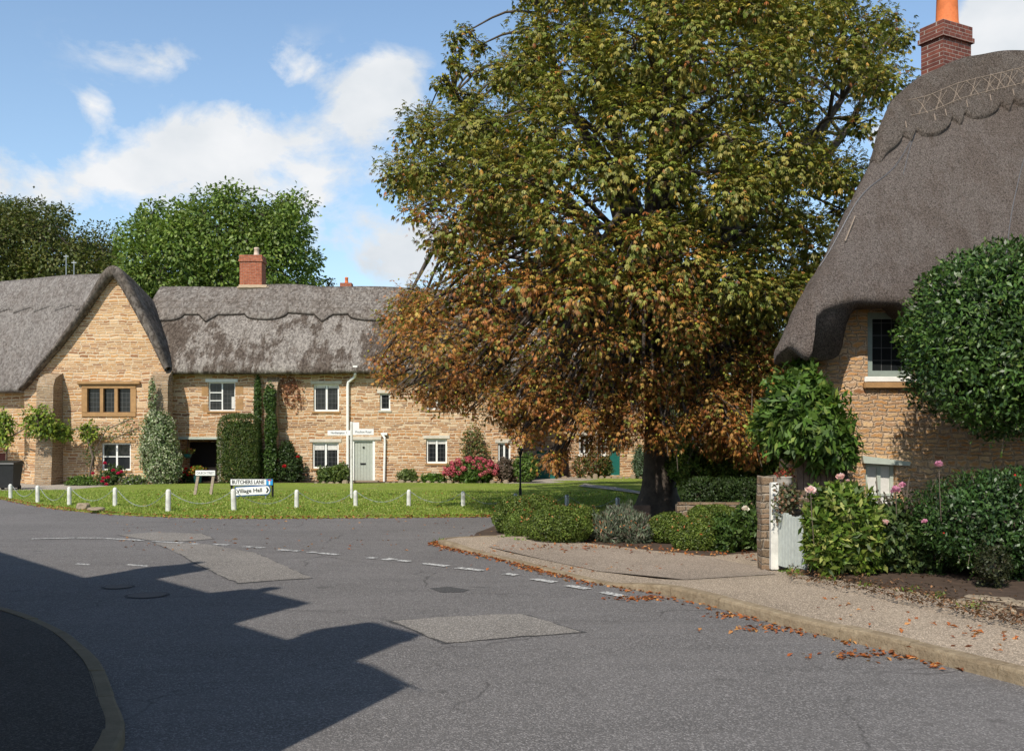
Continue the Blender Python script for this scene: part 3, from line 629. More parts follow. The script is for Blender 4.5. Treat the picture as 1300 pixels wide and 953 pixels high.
def chimney(root, x, y, w, d, z0, z1, mat, rot=0, pots=((0, .0, .30),), potmat='terracotta', cap=.05, name='chimney', pot_r=.13):
    mb = MB(); mb.box((-w/2, -d/2, z0), (w/2, d/2, z1-.32)); mb.box((-w/2-cap, -d/2-cap, z1-.318), (w/2+cap, d/2+cap, z1-.225)); mb.box((-w/2-cap*.4, -d/2-cap*.4, z1-.223), (w/2+cap*.4, d/2+cap*.4, z1))
    Mx = Matrix.Translation((x, y, 0)) @ Matrix.Rotation(rot, 4, 'Z'); mb.v = [tuple(Mx @ Vector(v)) for v in mb.v]
    c = mb.build(name, mat, root)
    for (dx, dy, h) in pots:
        p = Mx @ Vector((dx, dy, z1)); q = MB(); r = pot_r
        q.lathe((p.x, p.y, z1), [(r*1.1, -.01), (r*1.05, .06), (r, .08), (r*.82, h-.1), (r*.95, h-.09), (r*.98, h-.02), (r*.75, h), (r*.7, h-.2)], 20); q.build('chimney_pot', m_[potmat], c, smooth=True)
    return c

# ---- the long thatched row in the middle
DR = 44.0
row = thing('thatched_cottage_row', 'long ironstone cottage row with patchy grey thatch and scalloped ridge across the green', 'cottage', (X(430,DR), DR, 0))
def op(a, b, t, u, D=DR, dp=None):
    r = [X(a, D), X(b, D), Z(u, D), Z(t, D)]; return tuple(r + ([dp] if dp else []))
wins = dict(w1=op(264.5,298.5,485,521.5), w2=op(398,430.5,487.5,522), w3=op(396.5,430,561,594.5), w4=op(482,495.5,499,520.5), w5=op(541.5,567.5,489,520), w6=op(541,567.5,556.5,588), w7=op(637,661,489,521), w8=op(632,648,562,594), door=op(447.5,476,558.5,614.3), porch=op(228,279,557.5,616.5,dp=1.3))
mb = wall_openings(X(208,DR), X(664,DR), -.2, 5.6, DR, list(wins.values()))
xl, xr = X(208,DR), X(664,DR)
mb.add([(xl,DR,-.2),(xl,51.6,-.2),(xl,51.6,5.6),(xl,DR,5.6),(xr,DR,-.2),(xr,51.6,-.2),(xr,51.6,5.6),(xr,DR,5.6)], [(0,3,2,1),(4,5,6,7),(1,2,6,5)])
mb.add([(xl,DR+.3,5.3),(xl,51.6,5.3),(xl,47.8,9.0),(xr,DR+.3,5.3),(xr,51.6,5.3),(xr,47.8,9.0)], [(0,1,2),(3,5,4)])
mb.build('wall', m_['ironstone_far'], row)
# recessed entrance
p = wins['porch']; MB().add([(p[0],DR+1.3,p[2]),(p[1],DR+1.3,p[2]),(p[1],DR+1.3,p[3]),(p[0],DR+1.3,p[3])], [(0,1,2,3)]).build('porch_wall', m_['ironstone_far'], row)
MB().box((X(242,DR+1.3), DR+1.22, p[2]), (X(276,DR+1.3), DR+1.29, p[3]-.12)).build('dark_doorway', m_['dark_interior'], row)  # near-black panel paints the shade inside the open doorway
MB().box((p[0]-.06, DR-.05, p[3]), (p[1]+.06, DR+.12, p[3]+.10)).build('porch_lintel', m_['sage_lintel_paint'], row)
MB().box((X(276.5,DR), DR-.004, p[2]), (X(280.5,DR), DR+.4, p[3]-.003)).build('door_jamb', m_['pale_lintel_stone'], row)
w = window(row, *wins['w1'], DR, 1, 0, curtain=[(.84,.94,.08,.5)], sill='ochre_dressed_stone', lintel=True, lintel_mat='white_paint', fw=.05)
# the left casement of this window is made of small bars
a, b, c, d = wins['w1']
for f in (.36, .64): MB().box((a+.05, DR+.085, c+(d-c)*f-.02), (a+(b-a)*.5, DR+.13, c+(d-c)*f+.02)).build('glazing_bar', m_['white_paint'], w)
for sx, zz, hh in ((-.30,.75,.45),(-.26,.1,.3),(.03,.15,.5),(.03,.85,.4)):
    q0 = b if sx > 0 else a; MB().box((q0+sx if sx < 0 else q0+.03, DR-.012, c-.1+zz), (q0-.02 if sx < 0 else q0+.03+.33, DR+.02, c-.1+zz+hh), bev=.01).build('quoin', m_['ochre_dressed_stone'], row)
window(row, *wins['w2'], DR, 1, 0, curtain=[(.08,.44,.86,.94),(.56,.92,.86,.94)], sill='ochre_dressed_stone', lintel=True)
window(row, *wins['w3'], DR, 1, 0, curtain=[(.08,.44,.70,.94),(.56,.92,.70,.94)], sill='ochre_dressed_stone', lintel=True)
window(row, *wins['w4'], DR, 0, 0, fw=.07, sill='pale_lintel_stone', lintel=True)
window(row, *wins['w5'], DR, 1, 0, curtain=[(.08,.44,.8,.94),(.56,.92,.72,.94)], sill='ochre_dressed_stone', lintel=True)
window(row, *wins['w6'], DR, 1, 0, curtain=[(.08,.44,.78,.94),(.56,.92,.78,.94)], sill='ochre_dressed_stone', lintel=True)
window(row, *wins['w7'], DR, 1, 0, sill='ochre_dressed_stone', lintel=True); window(row, *wins['w8'], DR, 1, 0, sill='ochre_dressed_stone', lintel=True)
a, b, c, d = wins['door']
fr = MB(); fr.box((a-.01, DR+.02, c), (a+.07, DR+.16, d)); fr.box((b-.10, DR+.02, c), (b+.01, DR+.16, d)); fr.box((a+.07, DR+.02, d-.06), (b-.10, DR+.16, d)); fr.build('door_frame', m_['white_paint'], row)
dm = MB(); nb = 6
for i in range(nb):
    q0 = a+.07+(b-a-.17)*i/nb; q1 = a+.07+(b-a-.17)*(i+1)/nb; dm.box((q0+.004, DR+.09, c+.03), (q1-.004, DR+.13, d-.06))
dm.box((a+.07, DR+.105, c+.03), (b-.10, DR+.128, d-.065)); door = dm.build('front_door', m_['grey_green_paint'], row)
MB().box((a+.33, DR+.075, c+.85), (a+.58, DR+.089, c+.93)).build('letter_box', m_['black_paint'], door)
MB().lathe((a+.48, DR+.08, c+1.62), [(0,-.04),(.045,-.03),(.05,.03),(0,.04)], 10).build('knocker', m_['black_paint'], door)
MB().box((a-.25, DR-.06, d+.002), (b+.28, DR+.12, d+.15), bev=.01).build('door_lintel', m_['pale_lintel_stone'], row)
MB().box((a-.1, DR-.55, .10), (b+.2, DR, .18), bev=.02).build('doorstep', m_['rock'], row)
pp = MB(); pp.tube([(X(453,DR), DR-.45, 5.15),(X(453,DR), DR-.45, 4.85),(X(451.5,DR), DR-.3, 4.72),(X(443,DR), DR-.16, 4.5),(X(442,DR), DR-.13, 4.3),(X(442,DR), DR-.12, .12)], .065, 10); pp.box((X(450.5,DR), DR-.55, 5.05), (X(456,DR), DR-.33, 5.2))
pp.build('drainpipe', m_['white_paint'], row, smooth=False)
pp = MB(); pp.tube([(X(485.5,DR), DR-.1, Z(551,DR)),(X(489,DR), DR-.14, Z(556,DR)),(X(489,DR), DR-.12, Z(562,DR)),(X(488,DR), DR-.12, .12)], .05, 10); pp.box((X(484,DR), DR-.16, Z(552,DR)), (X(492,DR), DR-.02, Z(549,DR))); pp.build('drainpipe', m_['white_paint'], row)
# thatch
ZE, ZR_, YR = 5.02, 9.30, 47.8
roof = gable_thatch('thatched_roof', row, X(182,DR-.5), X(672,DR), DR-.62, 52.2, ZE, ZR_, YR, m_['thatch_row'], nseg=110, sag=.12, zrf=lambda x: -.32*sstep(-8, 1, x) + .10*sstep(-13, -11.5, x)*sstep(-9,-10.5,x))
def row_surface(x, y):
    w = .12*mnoise.noise(Vector((x*.25, 0, 1))); zz = ZR_ + w - .32*sstep(-8, 1, x) + .10*sstep(-13,-11.5,x)*sstep(-9,-10.5,x); zee = ZE + .072*mnoise.noise(Vector((x*.5, 5, 1)))
    if y <= YR: t = (y-(DR-.62))/(YR-(DR-.62))
    else: t = (52.2-y)/(52.2-YR)
    return zee + (zz-zee)*(t + .05*math.sin(PI*t) - .035*t**8)
def cap_strip(name, root, xs, ye, yback, surf, mat, lift=.09, nv=8, yr=YR, xf=None):
    """ridge cap: for each x column runs from its scalloped lower edge ye(x) over the ridge"""
    V = []; n = len(xs); m = 0
    for x in xs:
        y0 = ye(x); col = [(x, y0+.10, surf(x, y0)-.02), (x, y0, surf(x, y0)+lift*.55), (x, y0-.015, surf(x, y0)+lift*.85)]
        for k in range(1, nv+1):
            y = y0 + (yr-y0)*k/nv; col.append((x, y, surf(x, y)+lift + (.05 if k == nv else 0)))
        for k in range(1, 4): y = yr + (yback-yr)*k/3; col.append((x, y, surf(x, y)+lift))
        m = len(col); V += [xf(q) for q in col] if xf else col
    F = [(i*m+k, (i+1)*m+k, (i+1)*m+k+1, i*m+k+1) for i in range(n-1) for k in range(m-1)]
    mb = MB(); mb.add(V, F); o = mb.build(name, mat, root, smooth=True); return o
def scal(px):
    """how far (0..1) the ridge cap hangs below its straight edge: rounds and points alternating"""
    d = 0.0
    for c in (201, 334, 467, 600): 
        u = abs(px-c)/27
        if u < 1: d = max(d, .85*math.sqrt(max(0, 1-u**2.4)))
    for c in (259, 407.5, 541, 660):
        u = abs(px-c)/12
        if u < 1: d = max(d, .95*(1-u))
    return d
def row_ye(x):
    px = 650 + x/45.3*FPX; return 45.95 - .42*scal(px)
xs = np.linspace(X(186,46), X(672,44), 330)
cap = cap_strip('ridge_cap', roof, xs, row_ye, 49.3, row_surface, m_['thatch_row_cap'], lift=.13)
MB().tube([(x, row_ye(x)-.015, row_surface(x, row_ye(x))+.03) for x in xs], .032, 6).build('cap_edge', m_['thatch_dark'], roof)  # dark tube draws the line of the scalloped edge
rd = MB()
for yo, st in ((.28, 0), (.70, 0)):
    pts = [(x, row_ye(x)*0 + 45.95+yo, row_surface(x, 45.95+yo)+.115) for x in xs[::3]]; rd.tube(pts, .022, 5)
x = xs[0]; k = 0
while x < xs[-1]-.4:
    y0, y1 = 45.95+.28, 45.95+.70
    rd.tube([(x, y0, row_surface(x, y0)+.12), (x+.21, y1, row_surface(x+.21, y1)+.12), (x+.42, y0, row_surface(x+.42, y0)+.12)], .016, 4); x += .42
rd.build('hazel_lattice', m_['thatch_edge'], roof)
chimney(row, X(321,48), 48.0, 1.05, .8, 8.6, Z(325.5,48), m_['red_brick'], 0, ((.18, 0, .42),), 'pale_pot', .05)
MB().box((X(301,47.6), 47.5, 9.15), (X(341,47.6), 48.6, 9.38), bev=.08).build('chimney_fillet', m_['mortar_fillet'], row)
chimney(row, X(440,50.5), 50.5, .55, .5, 8.2, Z(360,50.5), m_['red_brick'], 0, ((0, 0, .32),), 'terracotta', .04, pot_r=.09)

# ---- gable house with its left wing
DG = 43.3
gab = thing('gabled_thatched_house', 'tall ironstone gable house with mullioned window and thatched wing to its left', 'house', (X(140,DG), DG, 0))
gxL, gxR, gxA = X(31,DG), X(211,DG), X(140,DG)
g_zA = Z(352,DG); gzL, gzR = Z(492,DG), Z(466,DG)
o1, o2 = op(104,173,488,529,DG), op(129,166,562,597,DG)
zmid = gzL
mb = wall_openings(gxL, gxR, -.2, zmid, DG, [(o1[0],o1[1],o1[2],zmid),(o2[0],o2[1],o2[2],o2[3])] if o1[3] > zmid else [o1, o2])
if o1[3] > zmid:
    mb = wall_openings(gxL, gxR, -.2, o1[3], DG, [o1, o2]); zmid = o1[3]
def gprof(pts, k=5): return smooth_line([Vector((X(px, DG-.4), Z(py, DG-.4))) for px, py in pts], k)
outer = gprof([(18,498),(25,491),(36,477),(46,464),(60,448),(74,430),(87,411),(101,391),(114,370),(125,350),(134,338),(143,334.5),(152,339),(160,350),(169,366),(181,391),(196,420),(208,449),(214,467)])
inner = gprof([(24,496),(34,487),(45,473),(58,458),(72,442),(84,427),(96,411),(110,392),(122,374),(133,359),(141,351),(148,358),(158,375),(172,400),(188,430),(200,455),(208,471)])
def resamp(line, n):
    d = [0]
    for a, b in zip(line[:-1], line[1:]): d.append(d[-1]+(b-a).length)
    return [Vector((np.interp(i/(n-1)*d[-1], d, [p.x for p in line]), np.interp(i/(n-1)*d[-1], d, [p.y for p in line]))) for i in range(n)]
outer = resamp(outer, 60); inner = resamp(inner, 60); outer = [o*.74+i_*.26+Vector((0, .10)) for o, i_ in zip(outer, inner)]
top_pts = [(gxL, zmid)] + [(a_.x*.6+b_.x*.4, a_.y*.6+b_.y*.4) for a_, b_ in zip(inner, outer) if a_.y > zmid+.15 and gxL < a_.x < gxR] + [(gxR, Z(462,DG)), (gxR, zmid)]
mb.add([(q[0], DG, q[1]) for q in top_pts], [tuple(range(len(top_pts)))])
mb.add([(gxL,DG,-.2),(gxL,50,-.2),(gxL,50,4.2),(gxL,DG,4.2),(gxR,DG,-.2),(gxR,DR+.1,-.2),(gxR,DR+.1,5.2),(gxR,DG,5.2)], [(0,3,2,1),(4,5,6,7)])
mb.build('wall', m_['ironstone_gable'], gab)
# wing wall to the left
wx0, DW = X(-190,44.3), 44.3
wd = [op(-12,7,575,627.5,DW), op(-110,-70,560,600,DW)]
mb = wall_openings(wx0, gxL, -.2, 4.4, DW, wd); mb.add([(wx0,DW,-.2),(wx0,50,-.2),(wx0,50,4.4),(wx0,DW,4.4)], [(0,3,2,1)]); mb.add([(wx0,DW,4.4),(wx0,50,4.4),(wx0,46.8,8.4)], [(0,1,2)])
mb.build('wing_wall', m_['ironstone_gable'], gab)
MB().box((wd[0][0], DW+.12, 0), (wd[0][1], DW+.18, wd[0][3])).build('red_door', m_['red_door_paint'], gab)
window(gab, *wd[1], DW, 1, 1, sill='ochre_dressed_stone', lintel=True)
# ochre mullioned window with hood
a, b, c, d = o1; st = MB(); y0 = DG-.05
st.box((a, y0, c), (b, DG+.2, c+.20), bev=.02); st.box((a, y0, d-.18), (b, DG+.2, d), bev=.02); st.box((a, y0+.005, c+.2), (a+.24, DG+.2, d-.18)); st.box((b-.24, y0+.005, c+.2), (b, DG+.2, d-.18))
iw = (b-a-.48)
for i in (1, 2): st.box((a+.24+iw*i/3-.07, y0+.01, c+.2), (a+.24+iw*i/3+.07, DG+.2, d-.18))
wm = st.build('mullioned_window', m_['ochre_dressed_stone'], gab)
MB().box((a-.16, DG-.16, d+.003), (b+.2, DG+.1, d+.14), bev=.02).build('hood_mould', m_['ochre_dressed_stone'], wm)
MB().box((a+.2, DG+.13, c+.18), (b-.2, DG+.15, d-.16)).build('pane', m_['leaded_glass'], wm)
window(gab, *o2, DG, 1, 1, fm='white_paint', glass='plain_glass', fw=.07, sill='ochre_dressed_stone', lintel=True, lintel_mat='ochre_dressed_stone', lx=.2, lh=.13)
# buttresses
for nm, pa, pb, yt, yd in (('buttress', 51, 72, 476, 1.15), ('buttress', 190, 213, 473, .75)):
    a, b = X(pa, DG-.6), X(pb, DG-.6); zt = Z(yt, DG-.4); yb_ = DG; mb = MB()
    prof = [(yb_, -.1), (DG-yd, -.1), (DG-yd*.86, 1.9), (DG-yd*.8, zt-.5), (DG-yd*.62, zt-.15), (yb_, zt+.12)]
    n = len(prof); mb.add([(a, q[0], q[1]) for q in prof] + [(b, q[0], q[1]) for q in prof], [tuple(range(n)), tuple(range(2*n-1, n-1, -1))] + [(i, i+n, (i+1)%n+n, (i+1)%n) for i in range(n)])
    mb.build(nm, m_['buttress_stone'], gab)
mb = MB(); a, b = X(72, DG-.3), gxL+.3
b3 = MB(); a, b = X(337,DR-.4), X(352,DR-.4); prof = [(DR, -.1), (DR-.7, -.1), (DR-.55, 3.6), (DR-.4, 4.3), (DR, 4.75)]; n = 5
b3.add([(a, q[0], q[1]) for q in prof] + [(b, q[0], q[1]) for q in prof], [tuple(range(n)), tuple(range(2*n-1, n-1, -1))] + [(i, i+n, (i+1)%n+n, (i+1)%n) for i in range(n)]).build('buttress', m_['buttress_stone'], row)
# wing roof and the swept gable thatch
WZ = lambda x: interp(x, [(-34,-.35),(-28,-.1),(-24.1,.14),(-20.9,.46),(-19.3,.52),(-18.8,.46)])
gable_thatch('thatched_roof', gab, X(-205,43), -18.85, DW-.75, 50.6, 4.22, 9.35, 46.9, m_['thatch_wing'], nseg=80, sag=.10, zrf=WZ)
ys_ = [DG-.34, DG-.42, DG-.36, DG-.1, 43.6, 44.4, 45.4, 46.9]
mb = MB(); V = []; rows_ = []
rows_.append([(q.x, DG+.02, q.y) for q in inner]); rows_.append([(q.x, DG-.30, q.y) for q in inner])
rows_.append([(q.x*.7+o.x*.3, DG-.44, q.y*.7+o.y*.3) for q, o in zip(inner, outer)]); rows_.append([(q.x*.35+o.x*.65, DG-.46, q.y*.35+o.y*.65) for q, o in zip(inner, outer)])
for yy, dz in ((DG-.38, -.02), (DG-.1, .0), (DG+.5, -.08), (DG+1.3, -.22), (DG+2.3, -.45), (DG+3.8, -.8)): rows_.append([(o.x + .02*mnoise.noise(Vector((o.x*2, yy, o.y*2))), yy, o.y+dz-0) for o in outer])
for r_ in rows_: V += r_
F = [(i*60+k, i*60+k+1, (i+1)*60+k+1, (i+1)*60+k) for i in range(len(rows_)-1) for k in range(59)]
mb.add(V, F); mb.build('gable_thatch', m_['thatch_edge'], gab, smooth=True)
def wing_surf(x, y):
    t = (y-(DW-.75))/(46.9-(DW-.75)) if y <= 46.9 else (50.6-y)/(50.6-46.9); zz = 9.35 + .10*mnoise.noise(Vector((x*.25, 0, 1))) + WZ(x); zee = 4.22+.06*mnoise.noise(Vector((x*.5,5,1)))
    return zee + (zz-zee)*(t + .05*math.sin(PI*t) - .035*t**8)
def wing_ye(x):
    px = 650 + x/45*FPX; u = (px % 27)/27; return 45.55 + .22*abs(u-.3) + .10*(u < .3)
cap_strip('ridge_cap', gab, np.linspace(X(-200,45), -19.0, 200), wing_ye, 48.5, wing_surf, m_['thatch_wing'], lift=.07, yr=46.9)
# aerials behind the roof
for px, top in ((84, 323), (94, 331)):
    o = MB().tube([(X(px,49), 49, 8.3), (X(px,49), 49, Z(top,49))], .022, 6); o.box((X(px,49)-.12, 48.98, Z(top+3,49)), (X(px,49)+.12, 49.0, Z(top+2,49))); o = o.build('roof_aerial', m_['galvanised_and_shade_grey'], gab)

# ---- further cottage, right of the row, mostly behind the tree
DC = 50.0
far = thing('far_thatched_cottage', 'stone cottage with teal doors at the end of the row, half hidden by the tree', 'cottage', (X(740,DC), DC, 0))
cw = [op(735,749,552,577,DC), op(757,770,552,577,DC), op(773.5,787,547,603,DC), op(704,722,560,608,DC), op(720,748,486,512,DC), op(790,815,486,512,DC)]
mb = wall_openings(X(655,DC), X(850,DC), -.2, 5.5, DC, cw); mb.add([(X(850,DC),DC,-.2),(X(850,DC),57,-.2),(X(850,DC),57,5.5),(X(850,DC),DC,5.5)], [(0,1,2,3)]); mb.add([(X(850,DC),DC,5.5),(X(850,DC),57,5.5),(X(850,DC),53.6,9)], [(0,1,2)])
mb.build('wall', m_['ironstone_far'], far)
for i in (0, 1, 4, 5): window(far, *cw[i], DC, 1, 0, sill='white_paint', lintel=True)
MB().box((cw[2][0], DC+.1, .1), (cw[2][1], DC+.16, cw[2][3])).build('teal_door', m_['teal_paint'], far); MB().box((cw[3][0], DC+.15, .1), (cw[3][1], DC+.2, cw[3][3])).build('brown_door', m_['sleeper_wood'], far)
gable_thatch('thatched_roof', far, X(652,DC), X(860,DC), DC-.6, 57.6, 5.0, 9.3, 53.6, m_['thatch_row'], nseg=50, sag=.12)
sh = thing('garden_shed', 'low teal painted shed in front of the far cottage', 'shed', (X(693,DC-2.5), DC-2.5, 0))
a, b = X(682,DC-2.5), X(704.5,DC-2.5); MB().box((a, DC-2.5, 0), (b, DC-1.2, 1.45)).build('walls', m_['teal_paint'], sh); MB().prism([(a-.08, 1.452), (b+.08, 1.452), (b+.08, 1.52), (a-.08, 1.7)], DC-2.6, DC-1.1).build('roof', m_['slate'], sh)
m_s = MB()
for i in range(6): m_s.box((a+(b-a)*i/6+.01, DC-2.52, .05), (a+(b-a)*(i+1)/6-.01, DC-2.502, 1.42))
m_s.build('boards', m_['teal_paint'], sh)
# slate-roofed outbuilding beyond the hedge on the right
ob = thing('slate_outbuilding', 'low outbuilding with pinkish grey slate roof above the hedge right of the trunk', 'outbuilding', (X(940,38), 38, 0))
mb = MB(); mb.box((X(905,38), 38, -.1), (X(975,38), 42, 1.95)); mb.build('walls', m_['ironstone_far'], ob)
mb = MB(); a, b = X(902,38), X(978,38); mb.add([(a,37.7,1.9),(b,37.7,1.9),(b,40,3.1),(a,40,3.1),(b,42.3,1.9),(a,42.3,1.9)], [(0,1,2,3),(3,2,4,5),(0,3,5),(1,4,2)]); mb.build('roof', m_['slate'], ob)

# ------------------------------------------------------------------ the near thatched cottage on the right
nc = thing('near_thatched_cottage', 'near ironstone cottage with thick brown thatch sweeping low over an upstairs window', 'cottage', (8.5, 15.9, 0))
NY = 15.9
hip_p = [(4.05,3.28),(4.2,3.50),(4.5,4.06),(5.14,4.92),(5.76,5.95),(6.18,6.62),(6.50,7.32),(6.84,7.86),(7.46,8.40),(8.4,8.86),(9.5,9.2),(12,9.45),(16,9.5)]
def smin(a, b, k): h = max(0, min(1, .5+.5*(b-a)/k)); return b+(a-b)*h - k*h*(1-h)
lipz = [(4.05,3.22),(4.46,3.22),(4.52,3.35),(4.60,3.85),(4.72,3.98),(5.0,4.06),(5.28,4.12),(5.9,4.08),(6.2,3.9),(6.7,3.35),(7.0,3.22),(14,3.22)]
def NH(x, y):
    hp = interp(x, hip_p); fr_ = 3.22 + (y-14.9)*1.70 - .02*(y-14.9)**2 + (interp(x, lipz)-3.22)*.62*math.exp(-((y-14.9)/1.0)**2); bk = 3.22 + (21.9-y)*1.70
    z = smin(smin(fr_, bk, .35), hp, .30)
    return z + .035*mnoise.noise(Vector((x*1.5, y*1.5, z))) + .05*mnoise.noise(Vector((x*.5, y*.5, z*.5)))
def SK(p):
    """the end of the roof and its wall run back at a slant"""
    x, y, z = p; yr_ = interp(x, [(4.05,15.5),(5.24,16.6),(6.37,17.5),(7.0,18.2)]); return (x + max(0, y-yr_)*.37*(1-sstep(6.8, 9.5, x)), y, z)
def front_y(x):
    r_ = .55; dx = max(0, 4.05 + r_ - x); yc = 14.9 + (r_ - math.sqrt(max(0, r_*r_-dx*dx)))*1.5
    return max(yc, 14.9 + (interp(x, lipz)-3.22)*.40/1.70)
cols = []; xs_n = list(np.linspace(4.05, 4.6, 12)) + list(np.linspace(4.64, 7.2, 44)) + list(np.linspace(7.35, 14, 40))
inz = [(4.05,3.16),(4.95,3.16),(5.10,3.26),(5.2,3.72),(5.36,4.0),(5.9,4.02),(6.3,3.7),(6.8,3.25),(14,3.2)]
iny = [(4.05,15.5),(4.6,15.35),(5.05,15.38),(5.3,15.7),(5.5,15.95),(14,15.95)]
NVN = 30
for x in xs_n:
    y0 = front_y(x); ring = [(max(x, 4.7), 16.0, interp(x, inz)+.02), (x if x > 4.6 else 4.6-(4.6-x)*.35, interp(x, iny), interp(x, inz)+.015*mnoise.noise(Vector((x*5, 0, 0))))]
    zl = NH(x, y0); ring.append((x, y0+.12, zl-.15)); ring.append((x, y0+.02, zl-.10)); ring.append((x, y0-.005, zl-.03))
    for k in range(NVN+1):
        y = y0 + (21.9-y0)*(k/NVN)**1.0; ring.append((x, y, NH(x, y)))
    ring.append((x, 21.8, 3.0)); ring.append((x, 21.0, 3.1)); cols.append(ring)
m = len(cols[0]); mb = MB(); V = [SK(q) for r_ in cols for q in r_]; F = [(i*m+k, (i+1)*m+k, (i+1)*m+k+1, i*m+k+1) for i in range(len(cols)-1) for k in range(m-1)]
mb.add(V, F)
# left flank closing down to the side wall
left = cols[0]; V2 = [SK(q) for q in left] + [(4.75+.34*max(0, q[1]-15.9), min(max(q[1], 16.1), 21.0), 3.15) for q in left]; mb.add(V2, [(k+1, k, m+k, m+k+1) for k in range(m-1)])
nroof = mb.build('thatched_roof', m_['thatch_near'], nc, smooth=True)
def capz(x):
    b = interp(x, [(6.2,6.75),(6.5,6.98),(6.9,7.18),(7.4,7.32),(8.0,7.6),(8.6,7.78),(9.4,8.0),(12,8.2),(14,8.25)]); 
    u = ((x-6.1) % .95)/.95; s1 = math.sqrt(max(0, 1-((u-.36)/.33)**2)) if abs(u-.36) < .33 else 0; s2 = max(0, 1-abs(u-.86)/.12)
    return b - .17*max(s1, 1.0*s2)
def solve_y(x, z):
    lo, hi = 14.9, 18.4
    if NH(x, hi) < z: return None
    for _ in range(24):
        mid = (lo+hi)/2
        if NH(x, mid) < z: lo = mid
        else: hi = mid
    return hi
xs_c = [x for x in np.linspace(6.2, 13.5, 345) if solve_y(x, capz(x)) is not None and NH(x, 18.4) > capz(x)+.02]
cap_strip('ridge_cap', nroof, xs_c, lambda x: solve_y(x, capz(x)), 19.2, lambda x, y: NH(x, y)-.16*(1-sstep(6.2, 6.45, x)), m_['thatch_near_cap'], lift=.17, nv=16, yr=18.4, xf=SK)
rd = MB()
def rod(pts, r=.0075): rd.tube([SK((x, y, NH(x, y)+.18)) for x, y in pts], r, 5)
def yz(x, dz):
    z = interp(x, [(6.2,6.75),(6.5,6.98),(6.9,7.18),(7.4,7.32),(8.0,7.6),(8.6,7.78),(9.4,8.0),(12,8.2),(14,8.25)])+dz; y = solve_y(x, z); return y if y else 18.4
xx = np.linspace(7.0, 11.5, 80)
rod([(x, yz(x, .22)) for x in xx]); rod([(x, yz(x, .55)) for x in xx if yz(x,.55) < 18.3])
x = 7.15
while x < 11.2:
    rod([(x, yz(x, .20)), (x+.10, yz(x+.1, .36)), (x+.22, yz(x+.22, .57))], .0055); rod([(x+.16, yz(x+.16, .18)), (x+.10, yz(x+.1, .42)), (x+.02, yz(x+.02, .56))], .006)
    rod([(x, yz(x,.24)),(x+.3, yz(x+.3,.5))], .005); x += .27 + random.uniform(-.09, .10)
for x in (6.85, 7.4, 7.62, 8.05, 8.5, 8.95, 9.4, 9.9, 10.5): rod([(x, yz(x, .0)), (x+.02, yz(x+.02, .14))], .009)
rd.build('hazel_rods', m_['hazel_rod'], nroof)
wr = MB()
for pts in ([(7.3,17.6),(6.5,16.9),(5.7,16.5),(5.0,16.2)], [(9.2,17.5),(8.4,16.6),(7.9,15.9),(7.6,15.3)], [(7.35,17.7),(6.9,17.2),(6.6,16.8)]):
    P = smooth_line(pts, 8); wr.tube([SK((q.x, q.y, NH(q.x, q.y)+.02)) for q in P], .007, 4)
wr.build('netting_wire', m_['wire_net'], nroof)
MB().tube([(5.32,15.9,NH(5.32,15.9)+.03),(5.6,16.25,NH(5.6,16.25)+.04)], .014, 6).build('loose_rod', m_['hazel_rod'], nroof)
# walls
nW1, nW2 = op(1101.5,1160,396,478,NY), op(1099,1137,588,668,NY)
nD = op(1012,1062,574,738,NY)
mb = wall_openings(4.82, 14.0, -.1, 4.12, NY, [nW1, nW2], depth=.28)
mb.add([(4.82,NY,-.1),(6.7,21.2,-.1),(6.7,21.2,3.5),(4.82,NY,4.12)], [(0,3,2,1)])
mb.build('wall', m_['ironstone_near'], nc)
window(nc, *nW1, NY, 0, 0, fm='sage_paint', fw=.10, rec=.10, sill='white_paint')
a, b, c, d = nW1; MB().box((a-.08, NY-.09, c-.19), (b+.1, NY+.05, c-.095), bev=.012).build('sill_ledge', m_['ochre_dressed_stone'], nc)
w = window(nc, *nW2, NY, 1, 1, fm='sage_lintel_paint', fw=.055, rec=.12, glass='plain_glass', curtain=[(.1,.44,.05,.95),(.56,.9,.05,.95)])
a, b, c, d = nW2; MB().prism([(X(1094,NY)-.02, Z(578,NY)), (X(1094,NY), Z(587.5,NY)), (X(1152,NY), Z(591,NY)), (X(1152,NY)+.02, Z(586,NY))][::-1], NY-.10, NY+.1).build('painted_lintel', m_['sage_lintel_paint'], nc)
# old plank door under the climber, in a low lean-to projecting at the corner
a, b = X(1013,15.2), X(1064,15.2); q = MB()
for i in range(7): q.box((a+(b-a)*i/7+.004, 15.2, .15), (a+(b-a)*(i+1)/7-.004, 15.26, 2.05))
q.box((a, 15.235, .15), (b, 15.255, 2.05)); pd = q.build('plank_door', m_['sleeper_wood'], nc)
MB().box((a-.1, 15.27, .0), (b+.1, NY, 2.2)).build('lean_to', m_['ironstone_near'], nc)
# chimney, set cornerwise to the view
cr = math.atan2(math.cos(R(62)), math.sin(R(62)))
chimney(nc, X(1201,19.3), 19.3, .80, .50, 7.6, Z(36,19.3), m_['dark_brick'], cr, ((0.03, 0, 1.25),), 'terracotta', .045, pot_r=.21)
MB().box((X(1168,19.1), 18.9, 8.2), (X(1180,19.1), 19.2, 8.3)).build('chimney_fillet', m_['mortar_fillet'], nc)

